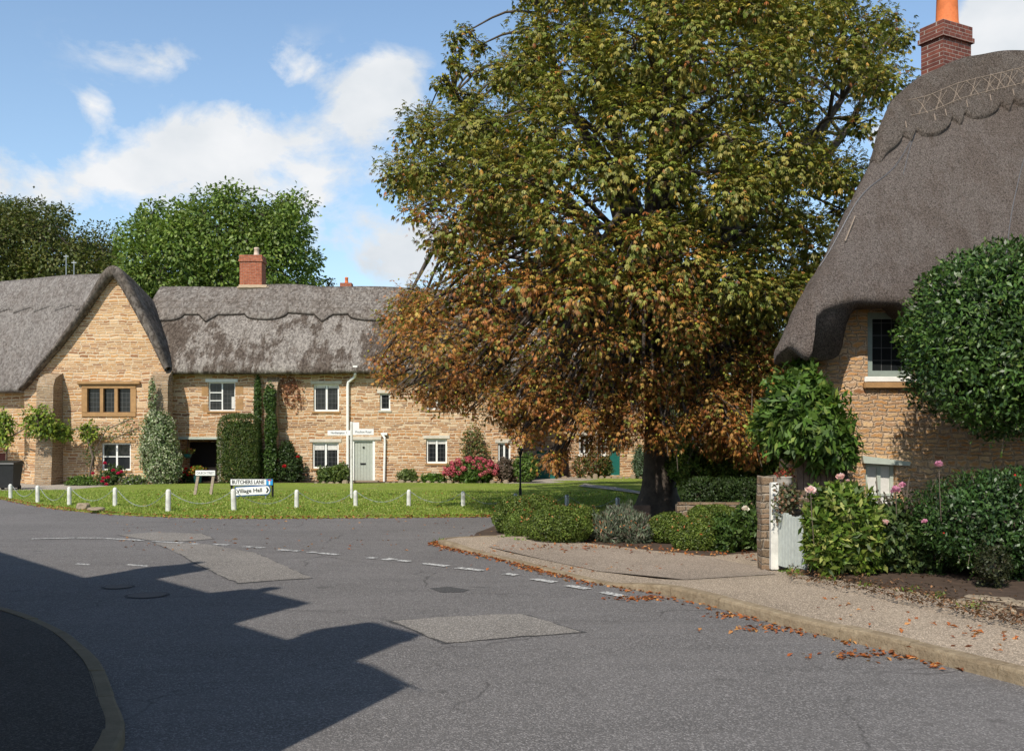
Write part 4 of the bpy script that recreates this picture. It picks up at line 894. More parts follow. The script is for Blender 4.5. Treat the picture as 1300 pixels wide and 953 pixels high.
# ------------------------------------------------------------------ the house behind the camera's left shoulder that shades the road
hl = thing('shading_house', 'stone house with three chimneys left of the view whose roof shades the road', 'house', (-7.6, 6.5, 0))
dr = Vector((.66, -.752)).normalized(); A = Vector((-6.4, 5.76)) - dr*9.5; B = Vector((-6.4, 5.76)) + dr*4.35; nr = Vector((-dr.y, dr.x))
HR, HE, HW = 6.0, 4.25, 1.45
def hp(s_, n_, z): q = A + dr*s_ + nr*n_; return (q.x, q.y, z)
def hs(x): return (x - 2.30 - A.x)/dr.x            # along the ridge, from the x at which its shadow meets the road
LL = (B-A).length
def gabled(name_w, name_r, s0, s1, hr, he, hw):
    MB().add([hp(s0,-hw,-.1),hp(s0,hw,-.1),hp(s1,hw,-.1),hp(s1,-hw,-.1),hp(s0,-hw,he),hp(s0,hw,he),hp(s1,hw,he),hp(s1,-hw,he),hp(s0,0,hr-.15),hp(s1,0,hr-.15)],
             [(1,5,6,2),(0,3,7,4),(0,4,8,5,1),(2,6,9,7,3)]).build(name_w, m_['ironstone_far'], hl)
    MB().add([hp(s0-.1,-hw-.25,he-.25),hp(s1+.1,-hw-.25,he-.25),hp(s1+.1,0,hr),hp(s0-.1,0,hr),hp(s0-.1,hw+.25,he-.25),hp(s1+.1,hw+.25,he-.25),
          hp(s0-.1,0,hr-.14),hp(s1+.1,0,hr-.14)], [(0,1,2,3),(3,2,5,4),(0,3,4,6),(1,7,5,2),(0,6,7,1),(6,4,5,7)]).build(name_r, m_['slate'], hl)
gabled('wall', 'roof', 0, LL, HR, HE, HW)
gabled('raised_wall', 'raised_roof', hs(-5.3), hs(-3.95), HR+.75, HE+.6, HW-.15)
for x0_, x1_, h_, ph_ in ((-5.85,-5.3,1.5,.5), (-4.0,-3.0,1.0,.57), (-2.05,-1.45,.85,.25)):
    q = A + dr*((hs(x0_)+hs(x1_))/2); w_ = hs(x1_)-hs(x0_); chimney(hl, q.x, q.y, w_, .6, HR-.6, HR+h_, m_['dark_brick'], math.atan2(dr.y, dr.x), ((-w_*.22, 0, ph_),), 'terracotta', .03)
hw = MB()
for s_ in (2.5, 5.5, 8.5, 11.5):
    for zz in (.9, 2.6):
        hw = MB(); hw.add([hp(s_,HW+.012,zz),hp(s_+1,HW+.012,zz),hp(s_+1,HW+.012,zz+1),hp(s_,HW+.012,zz+1)], [(0,1,2,3)]); wq = hw.build('window', m_['white_paint'], hl)
        hw = MB(); hw.add([hp(s_+.08,HW+.018,zz+.08),hp(s_+.92,HW+.018,zz+.08),hp(s_+.92,HW+.018,zz+.92),hp(s_+.08,HW+.018,zz+.92)], [(0,1,2,3)]); hw.build('pane', m_['plain_glass'], wq)

# ------------------------------------------------------------------ trees
def in_poly(x, y, poly):
    c = False; j = len(poly)-1
    for i in range(len(poly)):
        if (poly[i][1] > y) != (poly[j][1] > y) and x < (poly[j][0]-poly[i][0])*(y-poly[i][1])/(poly[j][1]-poly[i][1])+poly[i][0]: c = not c
        j = i
    return c
def edge_dist(x, y, poly):
    best = 1e9; p = Vector((x, y))
    for i in range(len(poly)):
        a, b = Vector(poly[i]), Vector(poly[(i+1)%len(poly)]); ab = b-a; t = max(0, min(1, (p-a).dot(ab)/ab.length_squared)); best = min(best, (a+ab*t-p).length)
    return best
def crown_lobes(poly, D, half_depth, n, rpx, seed, shell=.75, sep=.42):
    rs = random.Random(seed); xs = [p[0] for p in poly]; ys = [p[1] for p in poly]; out = []; tries = 0
    wid = max(xs)-min(xs)
    while len(out) < n and tries < 60000:
        tries += 1; r = rs.uniform(*rpx); x = rs.uniform(min(xs), max(xs)); y = rs.uniform(min(ys), max(ys))
        if not in_poly(x, y, poly): continue
        e = edge_dist(x, y, poly)
        if e < r*.72: continue
        hd = half_depth*math.sqrt(max(.02, 1-(1-min(1, e/(wid*.36)))**2)); s_ = rs.choice((-1, -1, 1))*rs.uniform(shell, 1)**.5 if rs.random() < .8 else rs.uniform(-.6, .6)
        dy = hd*s_; Dd = D+dy; c = at(x, y, Dd); rr = r/FPX*D
        if any((c-o[0]).length < (rr+o[1])*sep for o in out): continue
        out.append((c, rr, x, y, s_))
    return out
def limbs(mb, base, fork_z, lobes, r0, lean=(0,0), seed=1, nmain=9, trunk_top=None, seg=9):
    rs = random.Random(seed); b = Vector(base); top = trunk_top or Vector((b.x+lean[0], b.y+lean[1], fork_z))
    # flared, slightly fluted trunk
    n = 14; pts = []; rad = []
    for i in range(n+1):
        t = i/n; q = b.lerp(top, t); q.x += .05*math.sin(3*t); pts.append(q); rad.append(r0*(1+.75*math.exp(-t*9)) * (1-.28*t))
    base_i = len(mb.v); mb.tube(pts, rad, 18, cap=False)
    for i in range(base_i, len(mb.v)):                       # bark folds and root flare
        v = Vector(mb.v[i]); d = v - Vector((b.x, b.y, v.z)); a = math.atan2(d.y, d.x); k = 1 + .10*math.sin(a*5+1)*math.exp(-(v.z-b.z)*.8) + .06*mnoise.noise(v*2.5)
        mb.v[i] = (b.x+d.x*k, b.y+d.y*k, v.z)
    if not lobes: return
    ctr = sum((l[0] for l in lobes), Vector())/len(lobes); H = max(l[0].z for l in lobes)
    mains = []
    used = []
    for i in range(nmain):
        a = 2*PI*i/nmain + rs.uniform(-.3, .3); rr = rs.uniform(.25, .75); spread = max((l[0].xy-ctr.xy).length for l in lobes)
        end = Vector((ctr.x+math.cos(a)*spread*rr, ctr.y+math.sin(a)*spread*rr*.8, fork_z+(H-fork_z)*rs.uniform(.35, .92)))
        end = min((l[0] for l in lobes if l[0] not in used), key=lambda q: (q-end).length).copy(); used.append(end)
        st = top + Vector((0, 0, rs.uniform(-.5, .4)))
        p1 = st.lerp(end, .35) + Vector((0, 0, .10*(H-fork_z))); P = smooth_line([st, p1, st.lerp(end, .72)+Vector((rs.uniform(-.4,.4), rs.uniform(-.4,.4), .3)), end], 4)
        R_ = [r0*.50*(1-j/(len(P)))+.03 for j in range(len(P))]; mb.tube(P, R_, seg, cap=False); mains.append((P, R_))
    for (c, r, *_r) in lobes:
        best = None
        for P, R_ in mains:
            for q, rq in zip(P[2:], R_[2:]):
                dd = (q-c).length + (2.0 if q.z > c.z+.5 else 0)
                if best is None or dd < best[0]: best = (dd, q, rq)
        q = best[1]; mid = q.lerp(c, .5)+Vector((rs.uniform(-.2,.2), rs.uniform(-.2,.2), .18*(c-q).length)); r1 = min(best[2]*.5, .03+.009*best[0])
        P = smooth_line([q, mid, c], 3); mb.tube(P, [r1*(1-j/len(P))+.012 for j in range(len(P))], 5, cap=False)
        for _ in range(4):
            d = Vector(rand_unit(1)[0])*r*.9; P2 = [c.lerp(q, .15), c+d*.5+Vector((0,0,.1*r)), c+d]; mb.tube(P2, [.02, .013, .006], 4, cap=False)

# ---- the horse chestnut
ches = thing('horse_chestnut_tree', 'large horse chestnut with rusty lower leaves and olive top on the corner bed', 'tree', at(836, 658, 26.5).xy.to_3d())
DT = 26.5
cpoly = [(648,-95),(760,-150),(900,-140),(1030,-95),(1105,-20),(1160,30),(1168,95),(1134,150),(1122,190),(1100,260),(1085,320),(1062,390),(1036,445),(1025,500),(1000,570),(905,590),(850,560),(790,568),(740,572),(700,590),(660,565),(620,548),(590,520),(540,505),(475,490),(446,450),(462,398),(492,362),(540,352),(524,322),(494,285),(480,215),(492,150),(530,115),(575,90),(583,40),(600,30),(628,60),(648,20)]
lobes = crown_lobes(cpoly, DT, 6.6, 330, (24, 48), 5, sep=.54)
lobes += crown_lobes([(600,470),(1000,470),(985,600),(930,596),(880,570),(845,580),(800,585),(740,585),(700,610),(655,585),(625,560)], DT-2.2, 3.4, 90, (13, 26), 8)
lobes += crown_lobes([(850,360),(1040,370),(1015,560),(985,600),(880,590),(850,500)], DT-1, 3.2, 70, (15, 28), 18)
lobes += crown_lobes([(455,440),(600,470),(640,560),(560,525),(480,500)], DT-1, 2.5, 26, (13, 24), 9)
lobes += crown_lobes([(575,30),(605,25),(640,75),(640,130),(560,130),(540,105)], DT-1, 1.2, 12, (10, 18), 10)
mb = MB(); tb = at(836, 657, DT); tb.z = 0
limbs(mb, tb, 3.6, lobes, .43, (-.1, 0), 3, 11)
mb.build('trunk', m_['bark'], ches, smooth=True)
green_p = np.array([(.110,.155,.022),(.155,.19,.032),(.070,.105,.015),(.225,.24,.06),(.26,.24,.055)]); rust_p = np.array([(.36,.110,.030),(.46,.165,.045),(.27,.085,.026),(.52,.25,.06),(.18,.07,.028),(.34,.17,.045)])
ch = []; NL = 400
for (c, r, px, py, s_) in lobes:
    k = int(NL*(r/.85)**1.7*1.25); p, nr = ball_points(k, (0, 0, 0), (r, r, r*.82), 2.0, (.35, 1.08), .28)
    tocl = np.array(c); p = p + tocl
    # rust spreads from below and on the left; each clump has its own amount
    rust = .45 + (py-350)/270 + (760-px)/900 + random.Random(int(px*7+py)).uniform(-.22, .22); rust = rust - .22*(px > 880)*(py < 420) - .20*sstep(330, 200, py) if False else rust - .22*(px > 880)*(py < 420) - .22*(1-sstep(190, 340, py))
    rust = max(.05, min(.97, rust*.9)); n = len(p)
    isr = RNG.random(n) < rust; c1 = green_p[RNG.integers(0, len(green_p), n)]; c2 = rust_p[RNG.integers(0, len(rust_p), n)]
    lc = None; mixv = np.where(isr, RNG.uniform(.65, 1, n), RNG.uniform(0, .18, n))[:, None]; lc = (c1*(1-mixv)+c2*mixv)*RNG.uniform(.8, 1.4, (n, 1))*1.12
    yel = RNG.random(n) < .04; lc[yel] = np.array((.50,.36,.07))*RNG.uniform(.8, 1.15, (yel.sum(), 1))
    # palmate leaf: five to seven leaflets spreading and hanging from one stalk
    stalk = unit(nr*.8 + rand_unit(n)*.55 + np.array([0, 0, .05])); upv = unit(np.array([[0, 0, 1.0]]) + nr*.6 + rand_unit(n)*.45)
    side = unit(np.cross(upv, stalk)); size = RNG.uniform(.085, .165, n)*(.8 if py > 400 else 1.0)
    curl = RNG.uniform(.0, .5, n) + .3*isr
    for a, ls in ((-1.25, .62), (-.62, .9), (0, 1.0), (.62, .9), (1.25, .62)):
        ax = unit(stalk*math.cos(a) + side*math.sin(a) - np.array([0, 0, 1.0])*(.35+curl[:, None])*1.0)
        ch.append(leaves(p, ax, upv, size*ls, size*ls*(.31-.12*isr), lc*RNG.uniform(.9, 1.1, (n, 1)), .18, .2))
leaf_object('crown', ch, m_['leaf'], ches)
print('chestnut lobes', len(lobes), 'blades', sum(len(c[1]) for c in ch))
# conkers among the leaves
bm = bmesh.new(); bmesh.ops.create_icosphere(bm, subdivisions=1, radius=1); iv = np.array([v.co[:] for v in bm.verts]); fi = np.array([[v.index for v in f.verts] for f in bm.faces]); bm.free()
ck = []; 
for (c, r, px, py, s_) in lobes:
    if s_ > .2: continue
    k = RNG.integers(2, 8); d = rand_unit(k); d[:, 1] = -np.abs(d[:, 1]); P = np.array(c)+d*r*.98
    for q in P:
        rad = RNG.uniform(.024, .036); ck.append((iv*rad+q, fi, np.tile(np.array((.42,.40,.05))*RNG.uniform(.7, 1.15), (len(iv), 1))))
tag(leaf_object('conkers', ck, m_['leaf'], ches), kind='stuff')
# low hanging twigs on the shaded side of the crown
tw = MB()
for i in range(26):
    px = RNG.uniform(845, 985); q = at(px, RNG.uniform(470, 540), RNG.uniform(22, 26)); l = RNG.uniform(.8, 1.8); tw.tube([q, q+Vector((RNG.uniform(-.2,.2), 0, -l*.5)), q+Vector((RNG.uniform(-.3,.3), 0, -l))], [.016, .011, .006], 4)
tw.build('hanging_twigs', m_['twig_bark'], ches)

def round_tree(name, label, poly, D, hd, n, rpx, pal, wts, leaf, per, seed, trunk_r=.4, group=None, base=None, cat='tree'):
    lb = crown_lobes(poly, D, hd, n, rpx, seed); b = base or Vector((sum(l[0].x for l in lb)/len(lb), D, 0))
    t = thing(name, label, cat, (b.x, b.y, 0), group); mb = MB(); zmin = min(l[0].z for l in lb)
    limbs(mb, (b.x, b.y, 0), max(1.5, zmin), lb, trunk_r, (0, 0), seed, 8, seg=6); mb.build('trunk', m_['bark'], t, smooth=True); ch = []
    for (c, r, *_q) in lb:
        k = int(per*(r*r)); p, nr = ball_points(k, c, (r, r, r*.85), 2.0, (.55, 1.06), .25)
        tone = random.Random(int(c.x*100)).uniform(.82, 1.18)
        ax = unit(nr + rand_unit(len(p))*.8 - np.array([0, 0, .35])); nm = unit(nr + rand_unit(len(p))*.5 + np.array([0, 0, .5]))
        ch.append(leaves(p, ax, nm, leaf*RNG.uniform(.7, 1.3, len(p)), leaf*.62*RNG.uniform(.7, 1.2, len(p)), pick_cols(len(p), pal, wts)*tone, .15, .2))
    leaf_object('crown', ch, m_['leaf'], t); return t
gpal = [(.060,.115,.018),(.085,.150,.024),(.040,.085,.014),(.12,.18,.035)]
gpal = [(.125,.195,.032),(.17,.245,.045),(.085,.14,.025),(.23,.29,.07)]
round_tree('walnut_tree', 'broad bright green tree rising behind the thatched row and its brick chimney', [(140,370),(142,320),(152,292),(150,262),(190,248),(222,252),(250,228),(300,224),(330,250),(352,236),(392,246),(400,290),(408,330),(422,380),(380,420),(180,420)], 66, 8.5, 150, (15, 30), gpal, [3,3,2,1.4], .27, 300, 11, .5)
dpal = [(.085,.11,.024),(.065,.09,.018),(.115,.13,.032),(.15,.15,.04)]
round_tree('lime_tree', 'dark olive tree behind the ridge of the left wing', [(-120,400),(-120,270),(-60,250),(10,246),(60,252),(100,266),(142,284),(165,320),(165,400)], 74, 7.5, 140, (15, 30), dpal, None, .25, 240, 13, .45)
round_tree('conifer_tree', 'thin dark conifer tip showing right of the bright green tree', [(404,400),(408,365),(418,352),(428,345),(424,365),(420,400)], 70, .8, 16, (4, 8), [(.03,.05,.02)], None, .25, 160, 14, .15)
round_tree('dark_garden_tree', 'dark leafy tree closing the gap between chestnut and near cottage', [(840,605),(835,480),(880,430),(980,410),(1060,430),(1080,520),(1070,605)], 46, 4.5, 110, (16, 32), dpal, None, .28, 190, 17, .3)

# ------------------------------------------------------------------ shrubs and beds
box_pal = [(.105,.155,.022),(.14,.195,.032),(.065,.105,.016),(.19,.24,.05)]
def litter_on(t, balls, n, size=.05, pal=None):
    ch = []; pal = pal or [(.42,.16,.06),(.34,.11,.04),(.50,.24,.10)]
    for (c, r) in balls:
        p, nr = ball_points(n, c, r, 2.0, (1.03, 1.08), .1, .2); ax = unit(np.cross(nr, rand_unit(len(p)))); ch.append(leaves(p, ax, nr, size*RNG.uniform(.7, 1.4, len(p)), size*.5, pick_cols(len(p), pal), .2, .3))
    return leaf_object('fallen_leaves', ch, m_['dry_leaf'], t)
def ball(px0, px1, py0, py1, D, ry=None, z0=None):
    c = at((px0+px1)/2, (py0+py1)/2, D); rx = (px1-px0)/2/FPX*D; rz = (py1-py0)/2/FPX*D; return ((c.x, c.y, c.z), (rx, ry or rx*.9, rz))
for nm, lab, bl, fl in (
    ('box_shrub', 'rounded box mound at the left tip of the bed, brightest in the sun', [ball(624,692,629,684,20.6), ball(655,712,627,676,21.6)], 60),
    ('box_shrub', 'small rounded box mound tucked in front between the two big mounds', [ball(640,688,644,690,19.4)], 60),
    ('box_shrub', 'wide clipped box mound sprinkled with orange leaves, centre of the bed', [ball(663,752,642,694,18.6), ball(700,768,640,688,19.4)], 90),
    ('box_shrub', 'low spreading box mound left of the gate, beneath the low wall', [ball(852,916,656,706,17.4), ball(822,880,650,692,18.6)], 50),
    ('box_shrub', 'dark low box mound beside the chestnut trunk', [ball(872,940,640,676,20.2)], 20)):
    t = bush(nm, lab, 'shrub', bl, 15000, .034, .024, box_pal, group='clipped box mounds in the corner bed', lump=.06, shell=(.9,1.03)); litter_on(t, bl, fl)
lav = bush('lavender_bush', 'loose grey green lavender bush between box mounds and trunk', 'shrub', [ball(748,800,648,700,18.9,.5), ball(785,832,652,700,18.7,.5), ball(770,815,640,690,19.8,.5)], 5200, .11, .018, [(.15,.19,.12),(.20,.24,.16),(.12,.15,.09),(.24,.20,.15)], up=1.6, lump=.2)
litter_on(lav, [ball(748,830,655,702,18.7,.5)], 60)
bush('dark_hedge', 'dark clipped hedge between the trunk and the gate', 'hedge', [ball(868,925,606,650,22.5,.8), ball(910,968,606,652,22.3,.8)], 7000, .06, .04, [(.03,.055,.014),(.045,.075,.018)], power=4, lump=.04)
bush('tall_green_hedge', 'tall mid green garden hedge above the dark one', 'hedge', [ball(850,910,566,622,25.5,1), ball(895,960,554,622,25.2,1), ball(945,1010,552,625,24.6,1), ball(990,1040,556,640,23.5,1)], 15000, .09, .055, [(.12,.20,.03),(.16,.26,.04),(.075,.13,.02),(.24,.31,.06)], lump=.2)
bush('honeysuckle_shrub', 'lime green leaf sprays above the hedge at the left end of the climber', 'shrub', [ball(957,985,512,548,17.5,.3), ball(948,975,530,560,18,.3)], 420, .10, .05, [(.30,.36,.06),(.22,.30,.05)], lump=.3, stems=True)
bush('fern_shrub', 'dark leafy shrub filling the bed between low wall and gate pier', 'shrub', [ball(905,945,655,706,17.2,.5), ball(930,968,640,704,17.6,.5)], 3600, .09, .04, [(.06,.11,.02),(.09,.15,.03),(.04,.08,.015)], lump=.35)
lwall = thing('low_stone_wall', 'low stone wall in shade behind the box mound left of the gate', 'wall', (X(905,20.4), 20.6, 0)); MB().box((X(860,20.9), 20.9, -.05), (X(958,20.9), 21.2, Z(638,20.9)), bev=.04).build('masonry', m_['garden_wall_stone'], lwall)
sw = thing('timber_edging', 'old timber edging boards round the foot of the chestnut', 'edging', (X(815,24.2), 24.2, 0)); q = MB(); q.box((X(770,24.4), 24.4, .02), (X(826,24.4), 24.55, .33), bev=.015); q.box((X(790,23.9), 23.9, .02), (X(824,23.9), 24.05, .20), bev=.015); q.build('boards', m_['sleeper_wood'], sw)

# near cottage planting
holly_pal = [(.040,.085,.013),(.060,.12,.02),(.022,.050,.009),(.11,.17,.035)]
uc = [((7.10,13.6,3.30),(1.60,1.0,1.24)), ((8.6,13.5,3.4),(1.4,1.0,1.25))]
big = bush('clipped_evergreen', 'huge glossy dark green clipped shrub hiding the upstairs wall of the near cottage', 'shrub', uc, 50000, .082, .036, holly_pal, [3,3,2,.9], mat='glossy_leaf', power=2.7, lump=.07, base=(7.6,13.9,.15), shell=(.88,1.08))
shoots(big, uc, 150, .26, .07, .03, [(.10,.17,.03),(.07,.13,.02),(.16,.20,.06)], 2.7, 'glossy_leaf')
litter_on(big, uc[:1], 14, .06, [(.5,.38,.06)])
q = MB(); 
for (x, y, r) in ((7.35,13.7,.06),(7.6,13.8,.07),(8.2,13.7,.07)): q.tube([(x,y,.1),(x+.05,y,1.2),(x-.15,y,2.6)], [r, r*.8, r*.6], 8)
q.build('trunk', m_['bark'], big)
lc = [((6.60,12.7,.86),(1.36,.75,.66)), ((8.0,12.5,.9),(1.3,.8,.72))]
low = bush('low_evergreen', 'lower glossy dark green shrub with red berries beneath the huge clipped one', 'shrub', lc, 32000, .062, .028, [(.030,.070,.014),(.045,.095,.02),(.018,.042,.009),(.08,.13,.04)], [3,3,2,.8], mat='glossy_leaf', power=2.4, lump=.08, base=(7.0,12.8,.15), shell=(.88,1.06))
shoots(low, lc, 90, .2, .055, .025, [(.09,.15,.03),(.06,.11,.02)], 2.4, 'glossy_leaf')
q = MB()
for i in range(16):
    d = rand_unit(1)[0]; d[1] = -abs(d[1]); c = Vector(lc[0][0])+Vector(d*np.array(lc[0][1]))*1.02; MB().lathe(c, [(0,-.018),(.016,-.008),(.016,.008),(0,.018)], 7).build('berry', m_['sign_red'], low)
q = MB(); q.tube([(6.9,12.8,.1),(7.0,12.7,.5)], .05, 7); q.tube([(7.55,12.6,.1),(7.4,12.6,.6)], .04, 7); q.build('trunk', m_['bark'], low)
vb = bush('variegated_bush', 'yellow edged bright green bush beside the open white gate', 'shrub', [((4.30,13.05,.86),(.50,.42,.50)), ((4.12,13.0,.55),(.28,.35,.40)), ((4.55,13.15,.62),(.42,.4,.50))], 4200, .135, .05, [(.10,.17,.02),(.16,.22,.03),(.34,.36,.10),(.06,.11,.015)], [3,3,1.6,2], lump=.12)
rb = bush('rose_bush', 'leggy dark green rose bush with pink blooms in front of the small window', 'shrub', [((4.95,13.25,.66),(.36,.35,.46)), ((5.2,13.3,.58),(.40,.4,.48)), ((5.5,13.3,.40),(.42,.4,.34))], 3600, .07, .045, [(.035,.07,.018),(.055,.095,.025),(.09,.13,.03)], lump=.3)
def bloom(parent, pos, r, pal, name='rose_bloom'):
    """a full, cupped double flower"""
    ch = []; pos = np.array(pos)
    for rr, n, up_ in ((1.0, 16, .35), (.72, 13, .75), (.42, 9, 1.4)):
        d = rand_unit(n*3); d = d[(d[:, 2] > -.45) & (d[:, 1] < .5)][:n]
        p = pos + d*r*rr*.55*np.array([1, 1, .8]); ax = unit(d*.5 + np.array([0, 0, up_]) + rand_unit(len(d))*.3)
        ch.append(leaves(p - ax*r*.3, ax, unit(d + rand_unit(len(d))*.2), r*.75, r*.85, pick_cols(len(d), pal, None, .10), .3, -.1))
    return leaf_object(name, ch, m_['petal'], parent, origin=pos)
pinks = [(.88,.62,.56),(.90,.74,.66),(.84,.50,.46)]
for px, py, D, r in ((1067,606,12.9,.075),(1076,610,12.95,.03),(1029,623,12.75,.085),(1083,664,12.75,.06),(1124,663,12.8,.055),(1137,622,12.95,.075),(1145,616,13.0,.06),(1192,590,12.3,.07),(1174,662,12.2,.045),(1085,640,12.8,.03)):
    bl = at(px, py, D); bloom(rb, bl, r, pinks if px < 1130 else [(.72,.35,.45),(.65,.30,.42)])
q = MB()
for px, py, D in ((1067,606,12.9),(1029,623,12.75),(1137,622,12.95),(1192,590,12.3)):
    a = at(px, py, D); q.tube([a, a+Vector((.03,.05,-.3)), a+Vector((.08,.12,-.7))], .006, 5)
for i in range(22):
    x0 = RNG.uniform(4.8, 5.5); q.tube([(x0,13.3,.2),(x0+RNG.uniform(-.12,.12),13.25,.8),(x0+RNG.uniform(-.25,.25),13.2,RNG.uniform(1.1,1.45))], .006, 4)
q.build('canes', m_['twig_bark'], rb)
wr_ = bush('white_rose', 'single creamy white rose on a dark shrub left of the gate pier', 'shrub', [((4.35,15.6,.55),(.32,.3,.45))], 900, .07, .045, [(.03,.06,.015),(.045,.08,.02)], lump=.3); bloom(wr_, at(946,646,14.9), .07, [(.85,.80,.66),(.88,.84,.72)])
cl = bush('wisteria_climber', 'broad leafy green climber over the corner door of the near cottage', 'climber', [ball(1000,1040,470,540,15.3,.4), ball(968,1012,500,560,15.1,.4), ball(972,1030,490,572,15.0,.45), ball(1010,1074,510,586,14.9,.45), ball(990,1060,480,545,15.2,.4), ball(1046,1084,540,594,14.9,.3), ball(965,1000,520,572,15.2,.4), ball(1004,1030,455,520,15.5,.3)], 8200, .17, .06, [(.075,.14,.02),(.10,.18,.028),(.05,.10,.015),(.20,.26,.05)], [3,3,2,.8], up=-1.0, lump=.42, base=(4.9,15.1,.1), shell=(.7,1.15))
q = MB(); q.tube([(5.15,15.12,.1),(5.1,15.0,1.0),(4.95,15.1,1.9)], [.05,.045,.035], 7); q.build('trunk', m_['bark'], cl)
bush('small_dark_shrub', 'small dark brownish shrub among the edging stones under the low evergreen', 'shrub', [((5.72,11.85,.42),(.22,.2,.26))], 1300, .035, .02, [(.035,.045,.018),(.05,.055,.02),(.03,.035,.012)], lump=.25)
bush('shade_groundcover', 'sparse leafy ground plants in deep shade at the foot of the near cottage', 'plant', [((4.9,13.6,.35),(.7,.5,.3)), ((5.6,13.6,.40),(.7,.6,.34)), ((6.6,13.9,.4),(.7,.5,.35))], 3600, .08, .045, [(.03,.055,.015),(.05,.08,.02)], lump=.4)
# gate, pier, wall and urn
gpier = thing('gate_pier', 'rough stone gate pier left of the white gate', 'gate pier', (X(972,14.6), 14.6, .05)); bm = bmesh.new(); bmesh.ops.create_cube(bm, size=1)
bmesh.ops.subdivide_edges(bm, edges=bm.edges[:], cuts=5, use_grid_fill=True); x0, x1, zt = X(964,14.6), X(983,14.6), Z(604,14.6)
for v in bm.verts:
    v.co = Vector(((x0+x1)/2+v.co.x*(x1-x0), 14.6+v.co.y*.3, zt/2+v.co.z*zt)); v.co += Vector((mnoise.noise(v.co*6), mnoise.noise(v.co*6+Vector((9,0,0))), mnoise.noise(v.co*5+Vector((0,9,0)))))*.04
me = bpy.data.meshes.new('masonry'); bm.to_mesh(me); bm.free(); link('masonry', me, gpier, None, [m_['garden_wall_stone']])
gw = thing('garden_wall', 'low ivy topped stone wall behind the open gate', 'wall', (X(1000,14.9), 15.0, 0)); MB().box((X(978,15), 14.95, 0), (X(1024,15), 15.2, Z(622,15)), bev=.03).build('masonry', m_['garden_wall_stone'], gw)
iv_ = bush_chunks([ball(978,1016,616,648,14.75,.12)], 520, .055, .045, [(.10,.12,.05),(.20,.20,.12),(.07,.09,.03),(.25,.12,.06)], None, 2, .3); leaf_object('ivy', iv_, m_['leaf'], gw)
urn = thing('stone_urn', 'round stone urn of red leaved plants on the low garden wall', 'planter', at(995,622,15.05)); uo = at(995, 621, 15.05)
MB().lathe(uo, [(.0,0),(.07,0),(.065,.02),(.11,.06),(.125,.12),(.125,.17),(.135,.18),(.135,.20),(.11,.2),(.10,.15)], 20).build('bowl', m_['grey_stone_urn'], urn, smooth=True)
leaf_object('plant', bush_chunks([((uo.x,uo.y,uo.z+.23),(.13,.12,.09))], 260, .055, .035, [(.34,.07,.04),(.22,.05,.03),(.10,.13,.03)], None, 2, .3), m_['leaf'], urn)
gt = thing('white_gate', 'pale painted board gate standing open beside the stone pier', 'gate', (X(985,14.2), 14.2, .05)); q = MB()
p0 = Vector((X(983.5,14.35), 14.35)); zb, ztp = .12, Z(612,14.35)
MB().box((X(978,14.35), 14.3, .05), (X(988,14.35), 14.42, ztp), bev=.012).build('gate_post', m_['off_white_paint'], gt)
h0 = Vector((X(989,14.3), 14.3)); h1 = Vector((X(1024,13.55), 13.55)); nb = 9; dd = (h1-h0)/nb; nn_ = Vector((-dd.y, dd.x)).normalized()*.018
for i in range(nb):
    a = h0+dd*(i+.09); b = h0+dd*(i+.91); z1 = Z(652,14.2)+.02*math.sin(i)
    q.add([(a.x-nn_.x,a.y-nn_.y,zb),(b.x-nn_.x,b.y-nn_.y,zb),(b.x+nn_.x,b.y+nn_.y,zb),(a.x+nn_.x,a.y+nn_.y,zb),(a.x-nn_.x,a.y-nn_.y,z1),(b.x-nn_.x,b.y-nn_.y,z1),(b.x+nn_.x,b.y+nn_.y,z1),(a.x+nn_.x,a.y+nn_.y,z1)], [(0,3,2,1),(4,5,6,7),(0,1,5,4),(1,2,6,5),(2,3,7,6),(3,0,4,7)])
q.build('boards', m_['pale_gate_paint'], gt); q = MB()
for z in (.3, .75): q.tube([(h0.x+nn_.x*1.8, h0.y+nn_.y*1.8, z), (h1.x+nn_.x*1.8, h1.y+nn_.y*1.8, z)], .025, 4)
q.build('rails', m_['pale_gate_paint'], gt)
leaf_object('creeper', bush_chunks([ball(980,996,618,662,14.15,.06)], 160, .045, .04, [(.16,.18,.10),(.08,.10,.04),(.28,.16,.10)], None, 2, .3), m_['leaf'], gt)
# edging rocks along the bed on the right
def rock_mesh(r, seed):
    bm = bmesh.new(); bmesh.ops.create_icosphere(bm, subdivisions=3, radius=1)
    for v in bm.verts:
        n0 = v.co.copy(); v.co = Vector((max(-.8, min(.8, v.co.x))*r[0]*1.2, max(-.8, min(.8, v.co.y))*r[1]*1.2, max(-.7, min(.7, v.co.z))*r[2]*1.3)); v.co *= 1+.16*mnoise.noise(n0*1.7+Vector((seed, 0, 0)))+.05*mnoise.noise(n0*5+Vector((seed,0,0)))
    me = bpy.data.meshes.new('edging_stone'); bm.to_mesh(me); bm.free(); return me
rocks = [rock_mesh((.17,.13,.09), i*3.3) for i in range(5)]
for me in rocks: me.materials.append(m_['rock'])
spots = [(1015,737,.7),(1045,741,.8),(1078,748,.8),(1098,752,.9),(1118,757,.8),(1140,761,1.0),(1163,766,.9),(1186,771,.9),(1210,777,1.0),(1232,781,1.0),(1250,777,1.25),(1262,786,1.0),(1275,780,1.2),(1290,792,1.1),(1305,787,1.3),(1325,801,1.2)]
